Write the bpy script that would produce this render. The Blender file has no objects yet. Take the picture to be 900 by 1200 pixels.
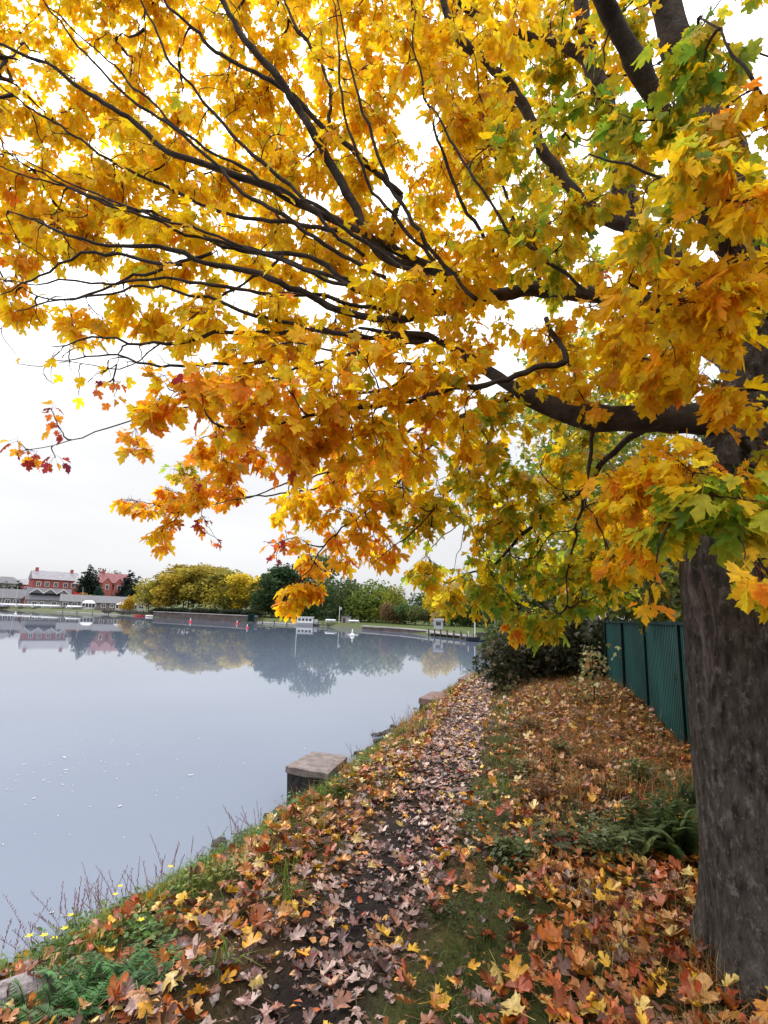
import bpy, math, random
import numpy as np
from mathutils import Vector, Matrix

rng = np.random.default_rng(7)
random.seed(7)
scene = bpy.context.scene
COL = scene.collection
R = math.radians

# ------------------------------------------------------------------ camera, sky, sun, exposure
CAM = Vector((0, 0, 1.65))
pitch, roll = R(11), R(2)
fwd = Vector((0, math.cos(pitch), math.sin(pitch)))
u0 = Vector((0, -math.sin(pitch), math.cos(pitch)))
rt = math.cos(roll) * Vector((1, 0, 0)) + math.sin(roll) * u0
up = -math.sin(roll) * Vector((1, 0, 0)) + math.cos(roll) * u0
cd = bpy.data.cameras.new('camera')
cd.sensor_fit = 'VERTICAL'; cd.sensor_height = 36; cd.sensor_width = 27; cd.lens = 620 / 1200 * 36
cd.clip_start = 0.05; cd.clip_end = 6000
cam = bpy.data.objects.new('camera', cd); COL.objects.link(cam)
cam.matrix_world = Matrix((rt, up, -fwd)).transposed().to_4x4()
cam.location = CAM
scene.camera = cam

SUN_EL, SUN_AZ = R(50), R(-42)          # soft light from the open water side
world = bpy.data.worlds.new('World'); scene.world = world; world.use_nodes = True
nt = world.node_tree; nt.nodes.clear()
def N(t, typ, **kw):
    n = t.nodes.new(typ)
    for k, v in kw.items(): setattr(n, k, v)
    return n
sky = N(nt, 'ShaderNodeTexSky', sky_type='NISHITA', sun_disc=False)
sky.sun_elevation = SUN_EL; sky.sun_rotation = SUN_AZ; sky.air_density = 1.0; sky.dust_density = 4.0
hs = N(nt, 'ShaderNodeHueSaturation'); hs.inputs['Saturation'].default_value = 0.15
tc = N(nt, 'ShaderNodeTexCoord'); sep = N(nt, 'ShaderNodeSeparateXYZ')
nt.links.new(tc.outputs['Generated'], sep.inputs[0])
ramp = N(nt, 'ShaderNodeValToRGB')       # overcast cloud deck, zenith brighter than horizon
ramp.color_ramp.elements[0].position = 0.0; ramp.color_ramp.elements[0].color = (0.205, 0.208, 0.215, 1)
ramp.color_ramp.elements[1].position = 0.9; ramp.color_ramp.elements[1].color = (.98, .98, .99, 1)
e_ = ramp.color_ramp.elements.new(.32); e_.color = (.224, .227, .234, 1)
e_ = ramp.color_ramp.elements.new(.6); e_.color = (.66, .66, .67, 1)
nt.links.new(sep.outputs['Z'], ramp.inputs[0])
mp = N(nt, 'ShaderNodeMapping'); mp.inputs['Scale'].default_value = (1.2, 1.2, 5)
nz = N(nt, 'ShaderNodeTexNoise'); nz.inputs['Scale'].default_value = 1.6; nz.inputs['Detail'].default_value = 5
nt.links.new(tc.outputs['Generated'], mp.inputs[0]); nt.links.new(mp.outputs[0], nz.inputs['Vector'])
mr = N(nt, 'ShaderNodeMapRange'); mr.inputs['From Min'].default_value = .3; mr.inputs['From Max'].default_value = .7
mr.inputs['To Min'].default_value = 18.0; mr.inputs['To Max'].default_value = 22.0
nt.links.new(nz.outputs['Fac'], mr.inputs['Value'])
vm = N(nt, 'ShaderNodeVectorMath', operation='SCALE')
nt.links.new(ramp.outputs['Color'], vm.inputs[0]); nt.links.new(mr.outputs[0], vm.inputs['Scale'])
mx = N(nt, 'ShaderNodeMix', data_type='RGBA'); mx.inputs['Factor'].default_value = 0.85
nt.links.new(sky.outputs[0], hs.inputs['Color']); nt.links.new(hs.outputs[0], mx.inputs['A']); nt.links.new(vm.outputs[0], mx.inputs['B'])
bg = N(nt, 'ShaderNodeBackground'); bg.inputs['Strength'].default_value = 0.09
wo = N(nt, 'ShaderNodeOutputWorld')
nt.links.new(mx.outputs['Result'], bg.inputs['Color']); nt.links.new(bg.outputs[0], wo.inputs[0])

sd = bpy.data.lights.new('sun', 'SUN'); sd.energy = 1.5; sd.angle = R(25); sd.color = (1, .96, .9)
sun = bpy.data.objects.new('sun', sd); COL.objects.link(sun)
sdir = Vector((math.sin(SUN_AZ) * math.cos(SUN_EL), math.cos(SUN_AZ) * math.cos(SUN_EL), math.sin(SUN_EL)))
sun.rotation_euler = sdir.to_track_quat('Z', 'Y').to_euler()
scene.view_settings.view_transform = 'Standard'; scene.view_settings.look = 'None'
scene.view_settings.exposure = 1.15; scene.view_settings.gamma = 1.0; scene.view_settings.use_curve_mapping = False
scene.render.engine = 'CYCLES'
scene.cycles.max_bounces = 8; scene.cycles.diffuse_bounces = 4; scene.cycles.transmission_bounces = 6
scene.cycles.glossy_bounces = 3; scene.cycles.transparent_max_bounces = 6
scene.cycles.use_denoising = True

# ------------------------------------------------------------------ helpers: objects and materials
def empty(name, loc=(0, 0, 0), rz=0, parent=None):
    o = bpy.data.objects.new(name, None); COL.objects.link(o)
    o.location = loc; o.rotation_euler = (0, 0, rz); o.empty_display_size = .2
    if parent: o.parent = parent
    return o
def tag(o, label=None, cat=None, group=None, kind=None):
    for k, v in (('label', label), ('category', cat), ('group', group), ('kind', kind)):
        if v: o[k] = v
    return o
def link(name, me, parent=None, loc=None):
    o = bpy.data.objects.new(name, me); COL.objects.link(o)
    if parent: o.parent = parent
    if loc is not None: o.location = loc
    return o
def copy_tree(o, parent=None):
    c = o.copy(); COL.objects.link(c); c.parent = parent
    for ch in list(o.children): copy_tree(ch, c)
    return c
def mesh_np(name, V, T, mat=None, cols=None, smooth=False):
    """triangle mesh from numpy arrays, optional per-vertex colour"""
    me = bpy.data.meshes.new(name)
    V = np.asarray(V, np.float32); T = np.asarray(T, np.int32)
    me.vertices.add(len(V)); me.vertices.foreach_set('co', V.ravel())
    me.loops.add(T.size); me.loops.foreach_set('vertex_index', T.ravel())
    me.polygons.add(len(T)); me.polygons.foreach_set('loop_start', np.arange(0, T.size, 3, dtype=np.int32))
    if smooth: me.polygons.foreach_set('use_smooth', np.ones(len(T), bool))
    me.update(calc_edges=True)
    if cols is not None:
        a = me.color_attributes.new('Col', 'FLOAT_COLOR', 'POINT')
        c = np.ones((len(V), 4), np.float32); c[:, :3] = cols
        a.data.foreach_set('color', c.ravel())
    if mat: me.materials.append(mat)
    me.validate()
    return me

class MB:
    """collects boxes, prisms, tubes for ONE mesh"""
    def __init__(s): s.v = []; s.f = []
    def add(s, vs, fs):
        o = len(s.v); s.v += [tuple(v) for v in vs]; s.f += [tuple(i + o for i in f) for f in fs]; return s
    def box(s, x0, x1, y0, y1, z0, z1):
        return s.add([(x0, y0, z0), (x1, y0, z0), (x1, y1, z0), (x0, y1, z0), (x0, y0, z1), (x1, y0, z1), (x1, y1, z1), (x0, y1, z1)],
                     [(3, 2, 1, 0), (4, 5, 6, 7), (0, 1, 5, 4), (1, 2, 6, 5), (2, 3, 7, 6), (3, 0, 4, 7)])
    def gable(s, x0, x1, y0, y1, z0, z1, along='x'):
        """solid prism roof with the ridge along x or y"""
        if along == 'x':
            m = (y0 + y1) / 2
            return s.add([(x0, y0, z0), (x1, y0, z0), (x1, y1, z0), (x0, y1, z0), (x0, m, z1), (x1, m, z1)],
                         [(3, 2, 1, 0), (0, 1, 5, 4), (2, 3, 4, 5), (1, 2, 5), (3, 0, 4)])
        m = (x0 + x1) / 2
        return s.add([(x0, y0, z0), (x1, y0, z0), (x1, y1, z0), (x0, y1, z0), (m, y0, z1), (m, y1, z1)],
                     [(3, 2, 1, 0), (0, 1, 4), (2, 3, 5), (1, 2, 5, 4), (3, 0, 4, 5)])
    def hip(s, x0, x1, y0, y1, z0, z1, inset):
        m = (y0 + y1) / 2
        return s.add([(x0, y0, z0), (x1, y0, z0), (x1, y1, z0), (x0, y1, z0), (x0 + inset, m, z1), (x1 - inset, m, z1)],
                     [(3, 2, 1, 0), (0, 1, 5, 4), (2, 3, 4, 5), (1, 2, 5), (3, 0, 4)])
    def tube(s, pts, rads, n=8):
        V, T = tube_np(np.array(pts, float), np.array(rads, float), n)
        return s.add(V.tolist(), T.tolist())
    def build(s, name, mat, parent=None, loc=None, smooth=False, bevel=0):
        me = bpy.data.meshes.new(name); me.from_pydata(s.v, [], s.f); me.update()
        if mat: me.materials.append(mat)
        if smooth: me.polygons.foreach_set('use_smooth', np.ones(len(me.polygons), bool))
        o = link(name, me, parent, loc)
        if bevel:
            m = o.modifiers.new('bevel', 'BEVEL'); m.width = bevel; m.segments = 2
        return o

def tube_np(P, r, n=8):
    k = len(P)
    t = np.gradient(P, axis=0); t /= np.linalg.norm(t, axis=1, keepdims=True) + 1e-9
    ref = np.array([0.31, 0.17, 0.93])
    a = np.cross(t, ref); bad = np.linalg.norm(a, axis=1) < .15
    a[bad] = np.cross(t[bad], np.array([1., 0, 0])); a /= np.linalg.norm(a, axis=1, keepdims=True)
    b = np.cross(t, a)
    th = np.arange(n) * 2 * math.pi / n
    V = P[:, None] + r[:, None, None] * (np.cos(th)[None, :, None] * a[:, None] + np.sin(th)[None, :, None] * b[:, None])
    V = V.reshape(-1, 3)
    i = np.arange(k - 1)[:, None] * n; j = np.arange(n)[None]
    p0 = (i + j).ravel(); p1 = (i + (j + 1) % n).ravel(); q0 = p0 + n; q1 = p1 + n
    T = np.concatenate([np.stack([p0, p1, q1], 1), np.stack([p0, q1, q0], 1)])
    V = np.concatenate([V, P[-1:] + t[-1:] * r[-1], P[:1]]); e = len(V) - 2
    jj = np.arange(n); top = (k - 1) * n
    T = np.concatenate([T, np.stack([top + jj, top + (jj + 1) % n, np.full(n, e)], 1), np.stack([(jj + 1) % n, jj, np.full(n, e + 1)], 1)])
    return V, T
def spline(P, step=.08):
    """Catmull-Rom through rows of P (any number of columns)"""
    P = np.array(P, float); E = np.vstack([2 * P[0] - P[1], P, 2 * P[-1] - P[-2]]); out = []
    for i in range(1, len(E) - 2):
        p0, p1, p2, p3 = E[i - 1:i + 3]; L = np.linalg.norm((p2 - p1)[:3]); m = max(2, int(L / step))
        for k in range(m):
            t = k / m
            out.append(.5 * (2 * p1 + (p2 - p0) * t + (2 * p0 - 5 * p1 + 4 * p2 - p3) * t * t + (3 * p1 - p0 - 3 * p2 + p3) * t ** 3))
    out.append(P[-1]); return np.array(out)

class Pool:
    """accumulates numpy triangle soup"""
    def __init__(s): s.V = []; s.T = []; s.C = []; s.n = 0
    def add(s, V, T, c=None):
        s.V.append(V); s.T.append(T + s.n); s.n += len(V)
        if c is not None: s.C.append(np.broadcast_to(np.asarray(c, float), (len(V), 3)))
    def mesh(s, name, mat, smooth=False):
        return mesh_np(name, np.concatenate(s.V), np.concatenate(s.T), mat, np.concatenate(s.C) if s.C else None, smooth)

MATS = {}
def mat(name, color, rough=.8, var=.25, scale=3., bump=0., bscale=20., spec=.3, color2=None, stretch=None, metallic=0., coords='Object', detail=6):
    """principled with two-tone noise and a fine bump"""
    m = bpy.data.materials.new(name); m.use_nodes = True; t = m.node_tree; b = t.nodes['Principled BSDF']
    b.inputs['Roughness'].default_value = rough; b.inputs['Specular IOR Level'].default_value = spec; b.inputs['Metallic'].default_value = metallic
    c1 = tuple(max(0, c * (1 - var)) for c in color); c2 = color2 or tuple(min(1, c * (1 + var)) for c in color)
    tcn = N(t, 'ShaderNodeTexCoord'); mpn = N(t, 'ShaderNodeMapping')
    if stretch: mpn.inputs['Scale'].default_value = stretch
    t.links.new(tcn.outputs[coords], mpn.inputs[0])
    n = N(t, 'ShaderNodeTexNoise'); n.inputs['Scale'].default_value = scale; n.inputs['Detail'].default_value = detail; n.inputs['Roughness'].default_value = .65
    t.links.new(mpn.outputs[0], n.inputs['Vector'])
    r = N(t, 'ShaderNodeValToRGB'); r.color_ramp.elements[0].position = .32; r.color_ramp.elements[1].position = .68
    r.color_ramp.elements[0].color = (*c1, 1); r.color_ramp.elements[1].color = (*c2, 1)
    t.links.new(n.outputs['Fac'], r.inputs[0]); t.links.new(r.outputs[0], b.inputs['Base Color'])
    if bump:
        n2 = N(t, 'ShaderNodeTexNoise'); n2.inputs['Scale'].default_value = bscale; n2.inputs['Detail'].default_value = 8
        t.links.new(mpn.outputs[0], n2.inputs['Vector'])
        bp = N(t, 'ShaderNodeBump'); bp.inputs['Strength'].default_value = bump; bp.inputs['Distance'].default_value = .02
        t.links.new(n2.outputs['Fac'], bp.inputs['Height']); t.links.new(bp.outputs[0], b.inputs['Normal'])
    MATS[name] = m
    return m

def leaf_mat(name, source, trans=.5, rough=.5, spots=.35, spotscale=40., tboost=1.0, spec=.25):
    """thin leaf: reflects and lets light through; colour from the leaf itself (vertex or object colour)"""
    m = bpy.data.materials.new(name); m.use_nodes = True; t = m.node_tree; t.nodes.clear()
    if source == 'object':
        src = N(t, 'ShaderNodeObjectInfo').outputs['Color']
    else:
        a = N(t, 'ShaderNodeAttribute'); a.attribute_name = 'Col'; src = a.outputs['Color']
    g = N(t, 'ShaderNodeNewGeometry')
    n = N(t, 'ShaderNodeTexNoise'); n.inputs['Scale'].default_value = spotscale; n.inputs['Detail'].default_value = 4
    t.links.new(g.outputs['Position'], n.inputs['Vector'])
    mrr = N(t, 'ShaderNodeMapRange'); mrr.inputs['From Min'].default_value = .35; mrr.inputs['From Max'].default_value = .7
    mrr.inputs['To Min'].default_value = 1.12; mrr.inputs['To Max'].default_value = 1 - spots
    t.links.new(n.outputs['Fac'], mrr.inputs['Value'])
    sc = N(t, 'ShaderNodeVectorMath', operation='SCALE'); t.links.new(src, sc.inputs[0]); t.links.new(mrr.outputs[0], sc.inputs['Scale'])
    p = N(t, 'ShaderNodeBsdfPrincipled'); p.inputs['Roughness'].default_value = rough; p.inputs['Specular IOR Level'].default_value = spec
    t.links.new(sc.outputs[0], p.inputs['Base Color'])
    tr = N(t, 'ShaderNodeBsdfTranslucent')
    s2 = N(t, 'ShaderNodeVectorMath', operation='SCALE'); s2.inputs['Scale'].default_value = tboost
    t.links.new(sc.outputs[0], s2.inputs[0]); t.links.new(s2.outputs[0], tr.inputs['Color'])
    ms = N(t, 'ShaderNodeMixShader'); ms.inputs[0].default_value = trans
    o = N(t, 'ShaderNodeOutputMaterial')
    t.links.new(p.outputs[0], ms.inputs[1]); t.links.new(tr.outputs[0], ms.inputs[2]); t.links.new(ms.outputs[0], o.inputs[0])
    return m

# ------------------------------------------------------------------ leaf shapes
HALF_HI = [(.05, -.05), (.2, -.07), (.36, -.02), (.29, .10), (.30, .16), (.43, .22), (.57, .34), (.49, .40), (.58, .56), (.43, .53), (.36, .60), (.18, .50), (.20, .66), (.26, .78), (.13, .83)]
HALF_LO = [(.2, -.07), (.35, -.02), (.28, .14), (.55, .32), (.57, .56), (.17, .50), (.22, .78)]
def leaf_template(half, fold, droop, curl, seed, petiole=True):
    r = np.random.default_rng(seed)
    out = [(0, 0)] + half + [(0, 1.0)] + [(-x, y) for x, y in half[::-1]]
    out = np.array(out); out[1:] += r.normal(0, .026, (len(out) - 1, 2))
    c = np.array([[0, .3]]); v2 = np.vstack([c, out]); n = len(out)
    x, y = v2[:, 0], v2[:, 1]
    rad = np.hypot(x, y - .3)
    z = fold * np.abs(x) - droop * np.maximum(y, 0) ** 2 + curl * rad ** 2 * np.sin(np.arctan2(y - .3, x) * 2.5 + seed) + r.normal(0, .02, len(x)) * (rad > .2)
    V = np.column_stack([x, y, z]); V[0, 2] -= .02
    T = np.array([(0, 1 + i, 1 + (i + 1) % n) for i in range(n)])
    edge = np.clip(rad / .6, 0, 1)
    if petiole:
        L = .75; w = .014
        pv = np.array([(w, 0, 0), (-w, 0, 0), (0, 0, -w * 1.6), (w, -L, .12), (-w, -L, .12), (0, -L, .12 - w * 1.6)])
        pt = np.array([(0, 1, 4), (0, 4, 3), (1, 2, 5), (1, 5, 4), (2, 0, 3), (2, 3, 5)]) + len(V)
        V = np.vstack([V, pv]); T = np.vstack([T, pt]); edge = np.concatenate([edge, np.full(6, -1.)])
    return V, T, edge
HI = [leaf_template(HALF_HI, f, d, c, i) for i, (f, d, c) in enumerate([(.15, .25, .1), (-.2, .4, .15), (.35, .1, .25), (.05, .55, .2), (-.1, .15, .3), (.7, .3, .35), (-.45, .6, .3), (.2, -.3, .5)])]
LO = [leaf_template(HALF_LO, f, d, c, i) for i, (f, d, c) in enumerate([(.15, .25, .1), (-.2, .4, .15), (.35, .1, .25), (.05, .55, .2), (.7, .3, .35), (-.4, .5, .3)])]
FLAT = [leaf_template(HALF_HI, f, d, c, 20 + i) for i, (f, d, c) in enumerate([(.12, .05, .35), (.4, -.45, .5), (-.4, .5, .4), (.8, -.5, .3), (-.2, .3, .9)])]
FLATLO = [leaf_template(HALF_LO, f, d, c, 30 + i) for i, (f, d, c) in enumerate([(.12, .05, .35), (.45, -.45, .5), (-.4, .5, .4)])]

def frames(tip, nrm):
    """rotation matrices (n,3,3) with y along tip and z along nrm"""
    y = tip / np.linalg.norm(tip, axis=1, keepdims=True)
    z = nrm - (nrm * y).sum(1, keepdims=True) * y; z /= np.linalg.norm(z, axis=1, keepdims=True) + 1e-9
    x = np.cross(y, z)
    return np.stack([x, y, z], 2)
def scatter(pool, templates, pos, M, size, col, col_c, pet=(.35, .12, .05), pick=None):
    """place leaves: col at the rim, col_c at the centre"""
    n = len(pos); pick = rng.integers(0, len(templates), n) if pick is None else pick
    for k, (V, T, e) in enumerate(templates):
        s = np.where(pick == k)[0]
        if not len(s): continue
        W = np.einsum('nij,vj->nvi', M[s], V) * size[s, None, None] + pos[s, None]
        ee = np.clip(e, 0, 1)[None, :, None]
        C = col[s, None] * ee + col_c[s, None] * (1 - ee)
        C[:, e < 0] = pet
        nv = len(V)
        TT = (T[None] + (np.arange(len(s)) * nv)[:, None, None]).reshape(-1, 3)
        pool.add(W.reshape(-1, 3), TT, C.reshape(-1, 3))

# leaf colours (linear reflectance)
YEL = np.array([[.88, .58, .015], [.89, .54, .012], [.86, .62, .03], [.89, .50, .01], [.89, .63, .02]])
GLD = np.array([[.88, .53, .012], [.88, .46, .012], [.88, .58, .015], [.86, .40, .015], [.88, .50, .02]])
ORA = np.array([[.84, .36, .02], [.80, .24, .02], [.86, .42, .02], [.82, .30, .02]])
RED = np.array([[.35, .04, .03], [.26, .03, .04], [.50, .09, .03], [.60, .14, .02]])
GRN = np.array([[.24, .36, .03], [.16, .28, .03], [.36, .44, .03], [.48, .48, .03]])
OLV = np.array([[.58, .50, .03], [.70, .50, .03], [.46, .44, .03], [.76, .46, .02]])
def palette(mixes, n):
    names = {'Y': YEL, 'G': GLD, 'O': ORA, 'R': RED, 'L': GRN, 'M': OLV}
    ks = list(mixes); p = np.array([mixes[k] for k in ks], float); p /= p.sum()
    ch = rng.choice(len(ks), n, p=p); out = np.zeros((n, 3))
    for i, k in enumerate(ks):
        s = ch == i; a = names[k]; out[s] = a[rng.integers(0, len(a), s.sum())]
    return np.clip(out * rng.uniform(.82, 1.1, (n, 1)) * rng.uniform(.95, 1.05, (n, 3)), 0, .9)
PAL = {'Y': dict(Y=8, G=3.5, M=.5, O=.2), 'G': dict(G=7, Y=4, O=1), 'O': dict(O=5, G=6, Y=1, R=.25), 'R': dict(R=6, O=4), 'B': dict(Y=5, G=4), 'H': dict(Y=4.5, G=6, O=.7, M=.5), 'L': dict(L=5, M=4, Y=1.5), 'M': dict(M=5, L=2.0, Y=4, G=1.5)}

M_leaf = leaf_mat('maple_leaf', 'attr', spots=.2, trans=.62, tboost=1.2)
M_leafobj = leaf_mat('maple_leaf_single', 'object', spots=.25, trans=.62, tboost=1.2)
M_fallen = leaf_mat('fallen_leaf', 'attr', trans=.15, rough=.42, spots=.45, spotscale=55, spec=.4)
M_fallenobj = leaf_mat('fallen_leaf_single', 'object', trans=.15, rough=.42, spots=.45, spotscale=55, spec=.4)
M_grass = leaf_mat('grass_blade', 'attr', trans=.35, rough=.55, spots=.25, spotscale=12)
M_herb = leaf_mat('herb_leaf', 'attr', trans=.35, rough=.5, spots=.3, spotscale=30)
M_far = leaf_mat('far_foliage', 'object', trans=.3, rough=.8, spots=.45, spotscale=.9, spec=.1)
M_mid = leaf_mat('mid_foliage', 'attr', trans=.45, rough=.6, spots=.3, spotscale=6, spec=.15)

# ------------------------------------------------------------------ terrain: one sheet with the lake basin cut into it
WATER = -0.55
SHORE = np.array([(-7, -8), (-4.6, -1), (-3.3, 2), (-2.28, 3.76), (-1.68, 4.95), (-1.08, 6.76), (-.1, 10), (1.3, 14.9), (3.3, 20.9), (8, 33), (13, 42), (14, 48), (11.5, 51.5),
                  (9.6, 53.5), (5.6, 64), (1.8, 76), (-6, 85), (-12.6, 93.6), (-24, 100), (-40, 112), (-60, 126), (-85, 141), (-130, 167), (-200, 210), (-420, 300), (-520, 60), (-300, -120), (-40, -60)], float)
PATH = np.array([(-1.6, -6), (-.75, 0), (-.29, 2.5), (.18, 4.13), (.77, 6.32), (1.5, 9.47), (2.1, 12), (2.75, 14.5), (3.9, 18), (5.2, 22), (10, 33), (15.5, 42), (20, 52)], float)
def seg_dist(P, A, closed):
    B = np.roll(A, -1, 0) if closed else A[1:]; A2 = A if closed else A[:-1]
    best = np.full(len(P), 1e9); side = np.zeros(len(P))
    for a, b in zip(A2, B):
        d = b - a; t = np.clip(((P - a) @ d) / (d @ d), 0, 1); q = P - (a + t[:, None] * d)
        L = np.hypot(q[:, 0], q[:, 1]); m = L < best; best[m] = L[m]
        side[m] = np.sign(d[1] * q[m, 0] - d[0] * q[m, 1])
    return best, side
def shore_s(P):
    """distance inland from the waterline (negative over the lake)"""
    d, _ = seg_dist(P, SHORE, True)
    x, y = P[:, 0], P[:, 1]; ins = np.zeros(len(P), bool); n = len(SHORE)
    for i in range(n):
        (x1, y1), (x2, y2) = SHORE[i], SHORE[(i + 1) % n]
        if y1 == y2: continue
        ins ^= ((y1 > y) != (y2 > y)) & (x < (x2 - x1) * (y - y1) / (y2 - y1) + x1)
    return np.where(ins, -d, d)
def path_u(P):
    d, s = seg_dist(P, PATH, False); return d * s          # positive to the right of the path
def sst(a, b, x):
    t = np.clip((x - a) / (b - a), 0, 1); return t * t * (3 - 2 * t)
def terrain(P):
    P = np.asarray(P, float); s = shore_s(P); u = path_u(P); x, y = P[:, 0], P[:, 1]
    far = sst(46, 54, y + .3 * np.minimum(x, 0) * 0 - 0)                   # beyond the head of the lake
    near = np.where(s < 0, np.maximum(-.62 + s * .45, -2.2), -.62 + .54 * sst(0, 1.15, s) + .08 * sst(.9, 1.9, s))
    right = np.clip((u - .55) / 2.4, 0, 1.6) * (.06 * sst(2.5, 5.5, y) + .28 * sst(6.3, 10, y))
    bump = .018 * np.sin(x * 7.1 + 1.3 * np.sin(y * 5.3)) + .014 * np.sin(y * 9.7 + 2 * np.sin(x * 4.1)) + .02 * np.sin(x * 2.3 - y * 1.7)
    near = near + right + bump * np.where(np.abs(u) < .4, .5, 1) * np.where(s > .1, 1, .4) - .03 * np.exp(-(u / .35) ** 2)
    near = near + sst(20, 60, x) * 2
    fz = np.where(s < 0, np.maximum(-.62 + s * .45, -2.2), -.62 + .75 * sst(0, 1.2, s) + .02 * np.clip(s, 0, 60) + .085 * np.clip(s - 9, 0, 60) * sst(20, 70, -x))
    return near * (1 - far) + fz * far
def tz(x, y): return float(terrain([(x, y)])[0])

def axis(parts):
    out = []
    for a, b, st in parts: out += list(np.arange(a, b, st))
    return np.array(out + [parts[-1][1]])
gx = axis([(-2500, -600, 300), (-600, -240, 30), (-240, -20, 4), (-20, -4, .8), (-4, 4.6, .045), (4.6, 9, .25), (9, 30, 1.2), (30, 120, 10), (120, 2500, 250)])
gy = axis([(-2500, -100, 300), (-100, -10, 10), (-10, 1, .6), (1, 12, .05), (12, 24, .2), (24, 70, 1), (70, 260, 3.5), (260, 600, 30), (600, 3000, 250)])
X, Y = np.meshgrid(gx, gy); GP = np.column_stack([X.ravel(), Y.ravel()])
Z = terrain(GP); gu = path_u(GP); gs = shore_s(GP)
nx, ny = len(gx), len(gy)
ii = (np.arange(ny - 1)[:, None] * nx + np.arange(nx - 1)[None]).ravel()
GT = np.concatenate([np.stack([ii, ii + 1, ii + nx + 1], 1), np.stack([ii, ii + nx + 1, ii + nx], 1)])
pm = np.exp(-(gu / .31) ** 4) * (GP[:, 1] < 60)
soil = np.array([.055, .03, .017]); green = np.array([.045, .065, .016]); mud = np.array([.017, .0125, .0115]); stone = np.array([.06, .05, .045])
gr = np.clip(np.sin(GP[:, 0] * 1.9 + 2.0 * np.sin(GP[:, 1] * 1.1)) * .3 + .4, 0, 1)[:, None]
gr = np.where((GP[:, 1] > 30)[:, None], .9, gr)
GC = soil * (1 - gr) + green * gr
GC = GC * (1 - pm[:, None]) + mud * pm[:, None]
wet = (1 - sst(0, .5, gs))[:, None]; GC = GC * (1 - wet) + stone * wet
M_ground = bpy.data.materials.new('ground'); M_ground.use_nodes = True
t = M_ground.node_tree; b = t.nodes['Principled BSDF']; b.inputs['Specular IOR Level'].default_value = .05
a = N(t, 'ShaderNodeAttribute'); a.attribute_name = 'Col'
g = N(t, 'ShaderNodeNewGeometry'); n = N(t, 'ShaderNodeTexNoise'); n.inputs['Scale'].default_value = 9; n.inputs['Detail'].default_value = 10; n.inputs['Roughness'].default_value = .7
t.links.new(g.outputs['Position'], n.inputs['Vector'])
m_ = N(t, 'ShaderNodeMapRange'); m_.inputs['From Min'].default_value = .3; m_.inputs['From Max'].default_value = .7; m_.inputs['To Min'].default_value = .45; m_.inputs['To Max'].default_value = 1.7
t.links.new(n.outputs['Fac'], m_.inputs['Value'])
s_ = N(t, 'ShaderNodeVectorMath', operation='SCALE'); t.links.new(a.outputs['Color'], s_.inputs[0]); t.links.new(m_.outputs[0], s_.inputs['Scale']); t.links.new(s_.outputs[0], b.inputs['Base Color'])
rr_ = N(t, 'ShaderNodeMapRange'); rr_.inputs['From Min'].default_value = .35; rr_.inputs['From Max'].default_value = .65; rr_.inputs['To Min'].default_value = .4; rr_.inputs['To Max'].default_value = .9
t.links.new(n.outputs['Fac'], rr_.inputs['Value']); t.links.new(rr_.outputs[0], b.inputs['Roughness'])
n2 = N(t, 'ShaderNodeTexNoise'); n2.inputs['Scale'].default_value = 45; n2.inputs['Detail'].default_value = 8
t.links.new(g.outputs['Position'], n2.inputs['Vector'])
bp = N(t, 'ShaderNodeBump'); bp.inputs['Strength'].default_value = 1.0; bp.inputs['Distance'].default_value = .04
t.links.new(n2.outputs['Fac'], bp.inputs['Height']); t.links.new(bp.outputs[0], b.inputs['Normal'])
tag(link('ground', mesh_np('ground', np.column_stack([GP, Z]), GT, M_ground, GC, True)), kind='structure', label='leaf strewn earth bank and muddy footpath beside the lake')

# the lake
M_water = bpy.data.materials.new('lake_water'); M_water.use_nodes = True
t = M_water.node_tree; t.nodes.clear()
wd_ = N(t, 'ShaderNodeBsdfDiffuse'); wd_.inputs['Color'].default_value = (.122, .148, .205, 1)      # murky body colour
wg_ = N(t, 'ShaderNodeBsdfGlossy'); wg_.inputs['Roughness'].default_value = .02; wf_ = N(t, 'ShaderNodeFresnel'); wf_.inputs['IOR'].default_value = 1.48
wx_ = N(t, 'ShaderNodeMixShader'); wo_ = N(t, 'ShaderNodeOutputMaterial')
t.links.new(wf_.outputs[0], wx_.inputs[0]); t.links.new(wd_.outputs[0], wx_.inputs[1]); t.links.new(wg_.outputs[0], wx_.inputs[2]); t.links.new(wx_.outputs[0], wo_.inputs[0])
g = N(t, 'ShaderNodeNewGeometry'); mp_ = N(t, 'ShaderNodeMapping'); mp_.inputs['Scale'].default_value = (.7, 2.2, 1)
t.links.new(g.outputs['Position'], mp_.inputs[0])
w1 = N(t, 'ShaderNodeTexNoise'); w1.inputs['Scale'].default_value = 1.1; w1.inputs['Detail'].default_value = 4
w2 = N(t, 'ShaderNodeTexNoise'); w2.inputs['Scale'].default_value = .16; w2.inputs['Detail'].default_value = 3
t.links.new(mp_.outputs[0], w1.inputs['Vector']); t.links.new(mp_.outputs[0], w2.inputs['Vector'])
mm = N(t, 'ShaderNodeMath', operation='MULTIPLY_ADD'); mm.inputs[1].default_value = 2.0
t.links.new(w2.outputs['Fac'], mm.inputs[0]); t.links.new(w1.outputs['Fac'], mm.inputs[2])
bp = N(t, 'ShaderNodeBump'); bp.inputs['Strength'].default_value = .035; bp.inputs['Distance'].default_value = .016
t.links.new(mm.outputs[0], bp.inputs['Height']); t.links.new(bp.outputs[0], wg_.inputs['Normal'])
wme = MB().add([(-700, -200, WATER), (40, -200, WATER), (40, 400, WATER), (-700, 400, WATER)], [(0, 1, 2, 3)])
tag(wme.build('lake_water', M_water), kind='structure', label='calm pale grey blue lake reflecting the overcast sky')

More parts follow.
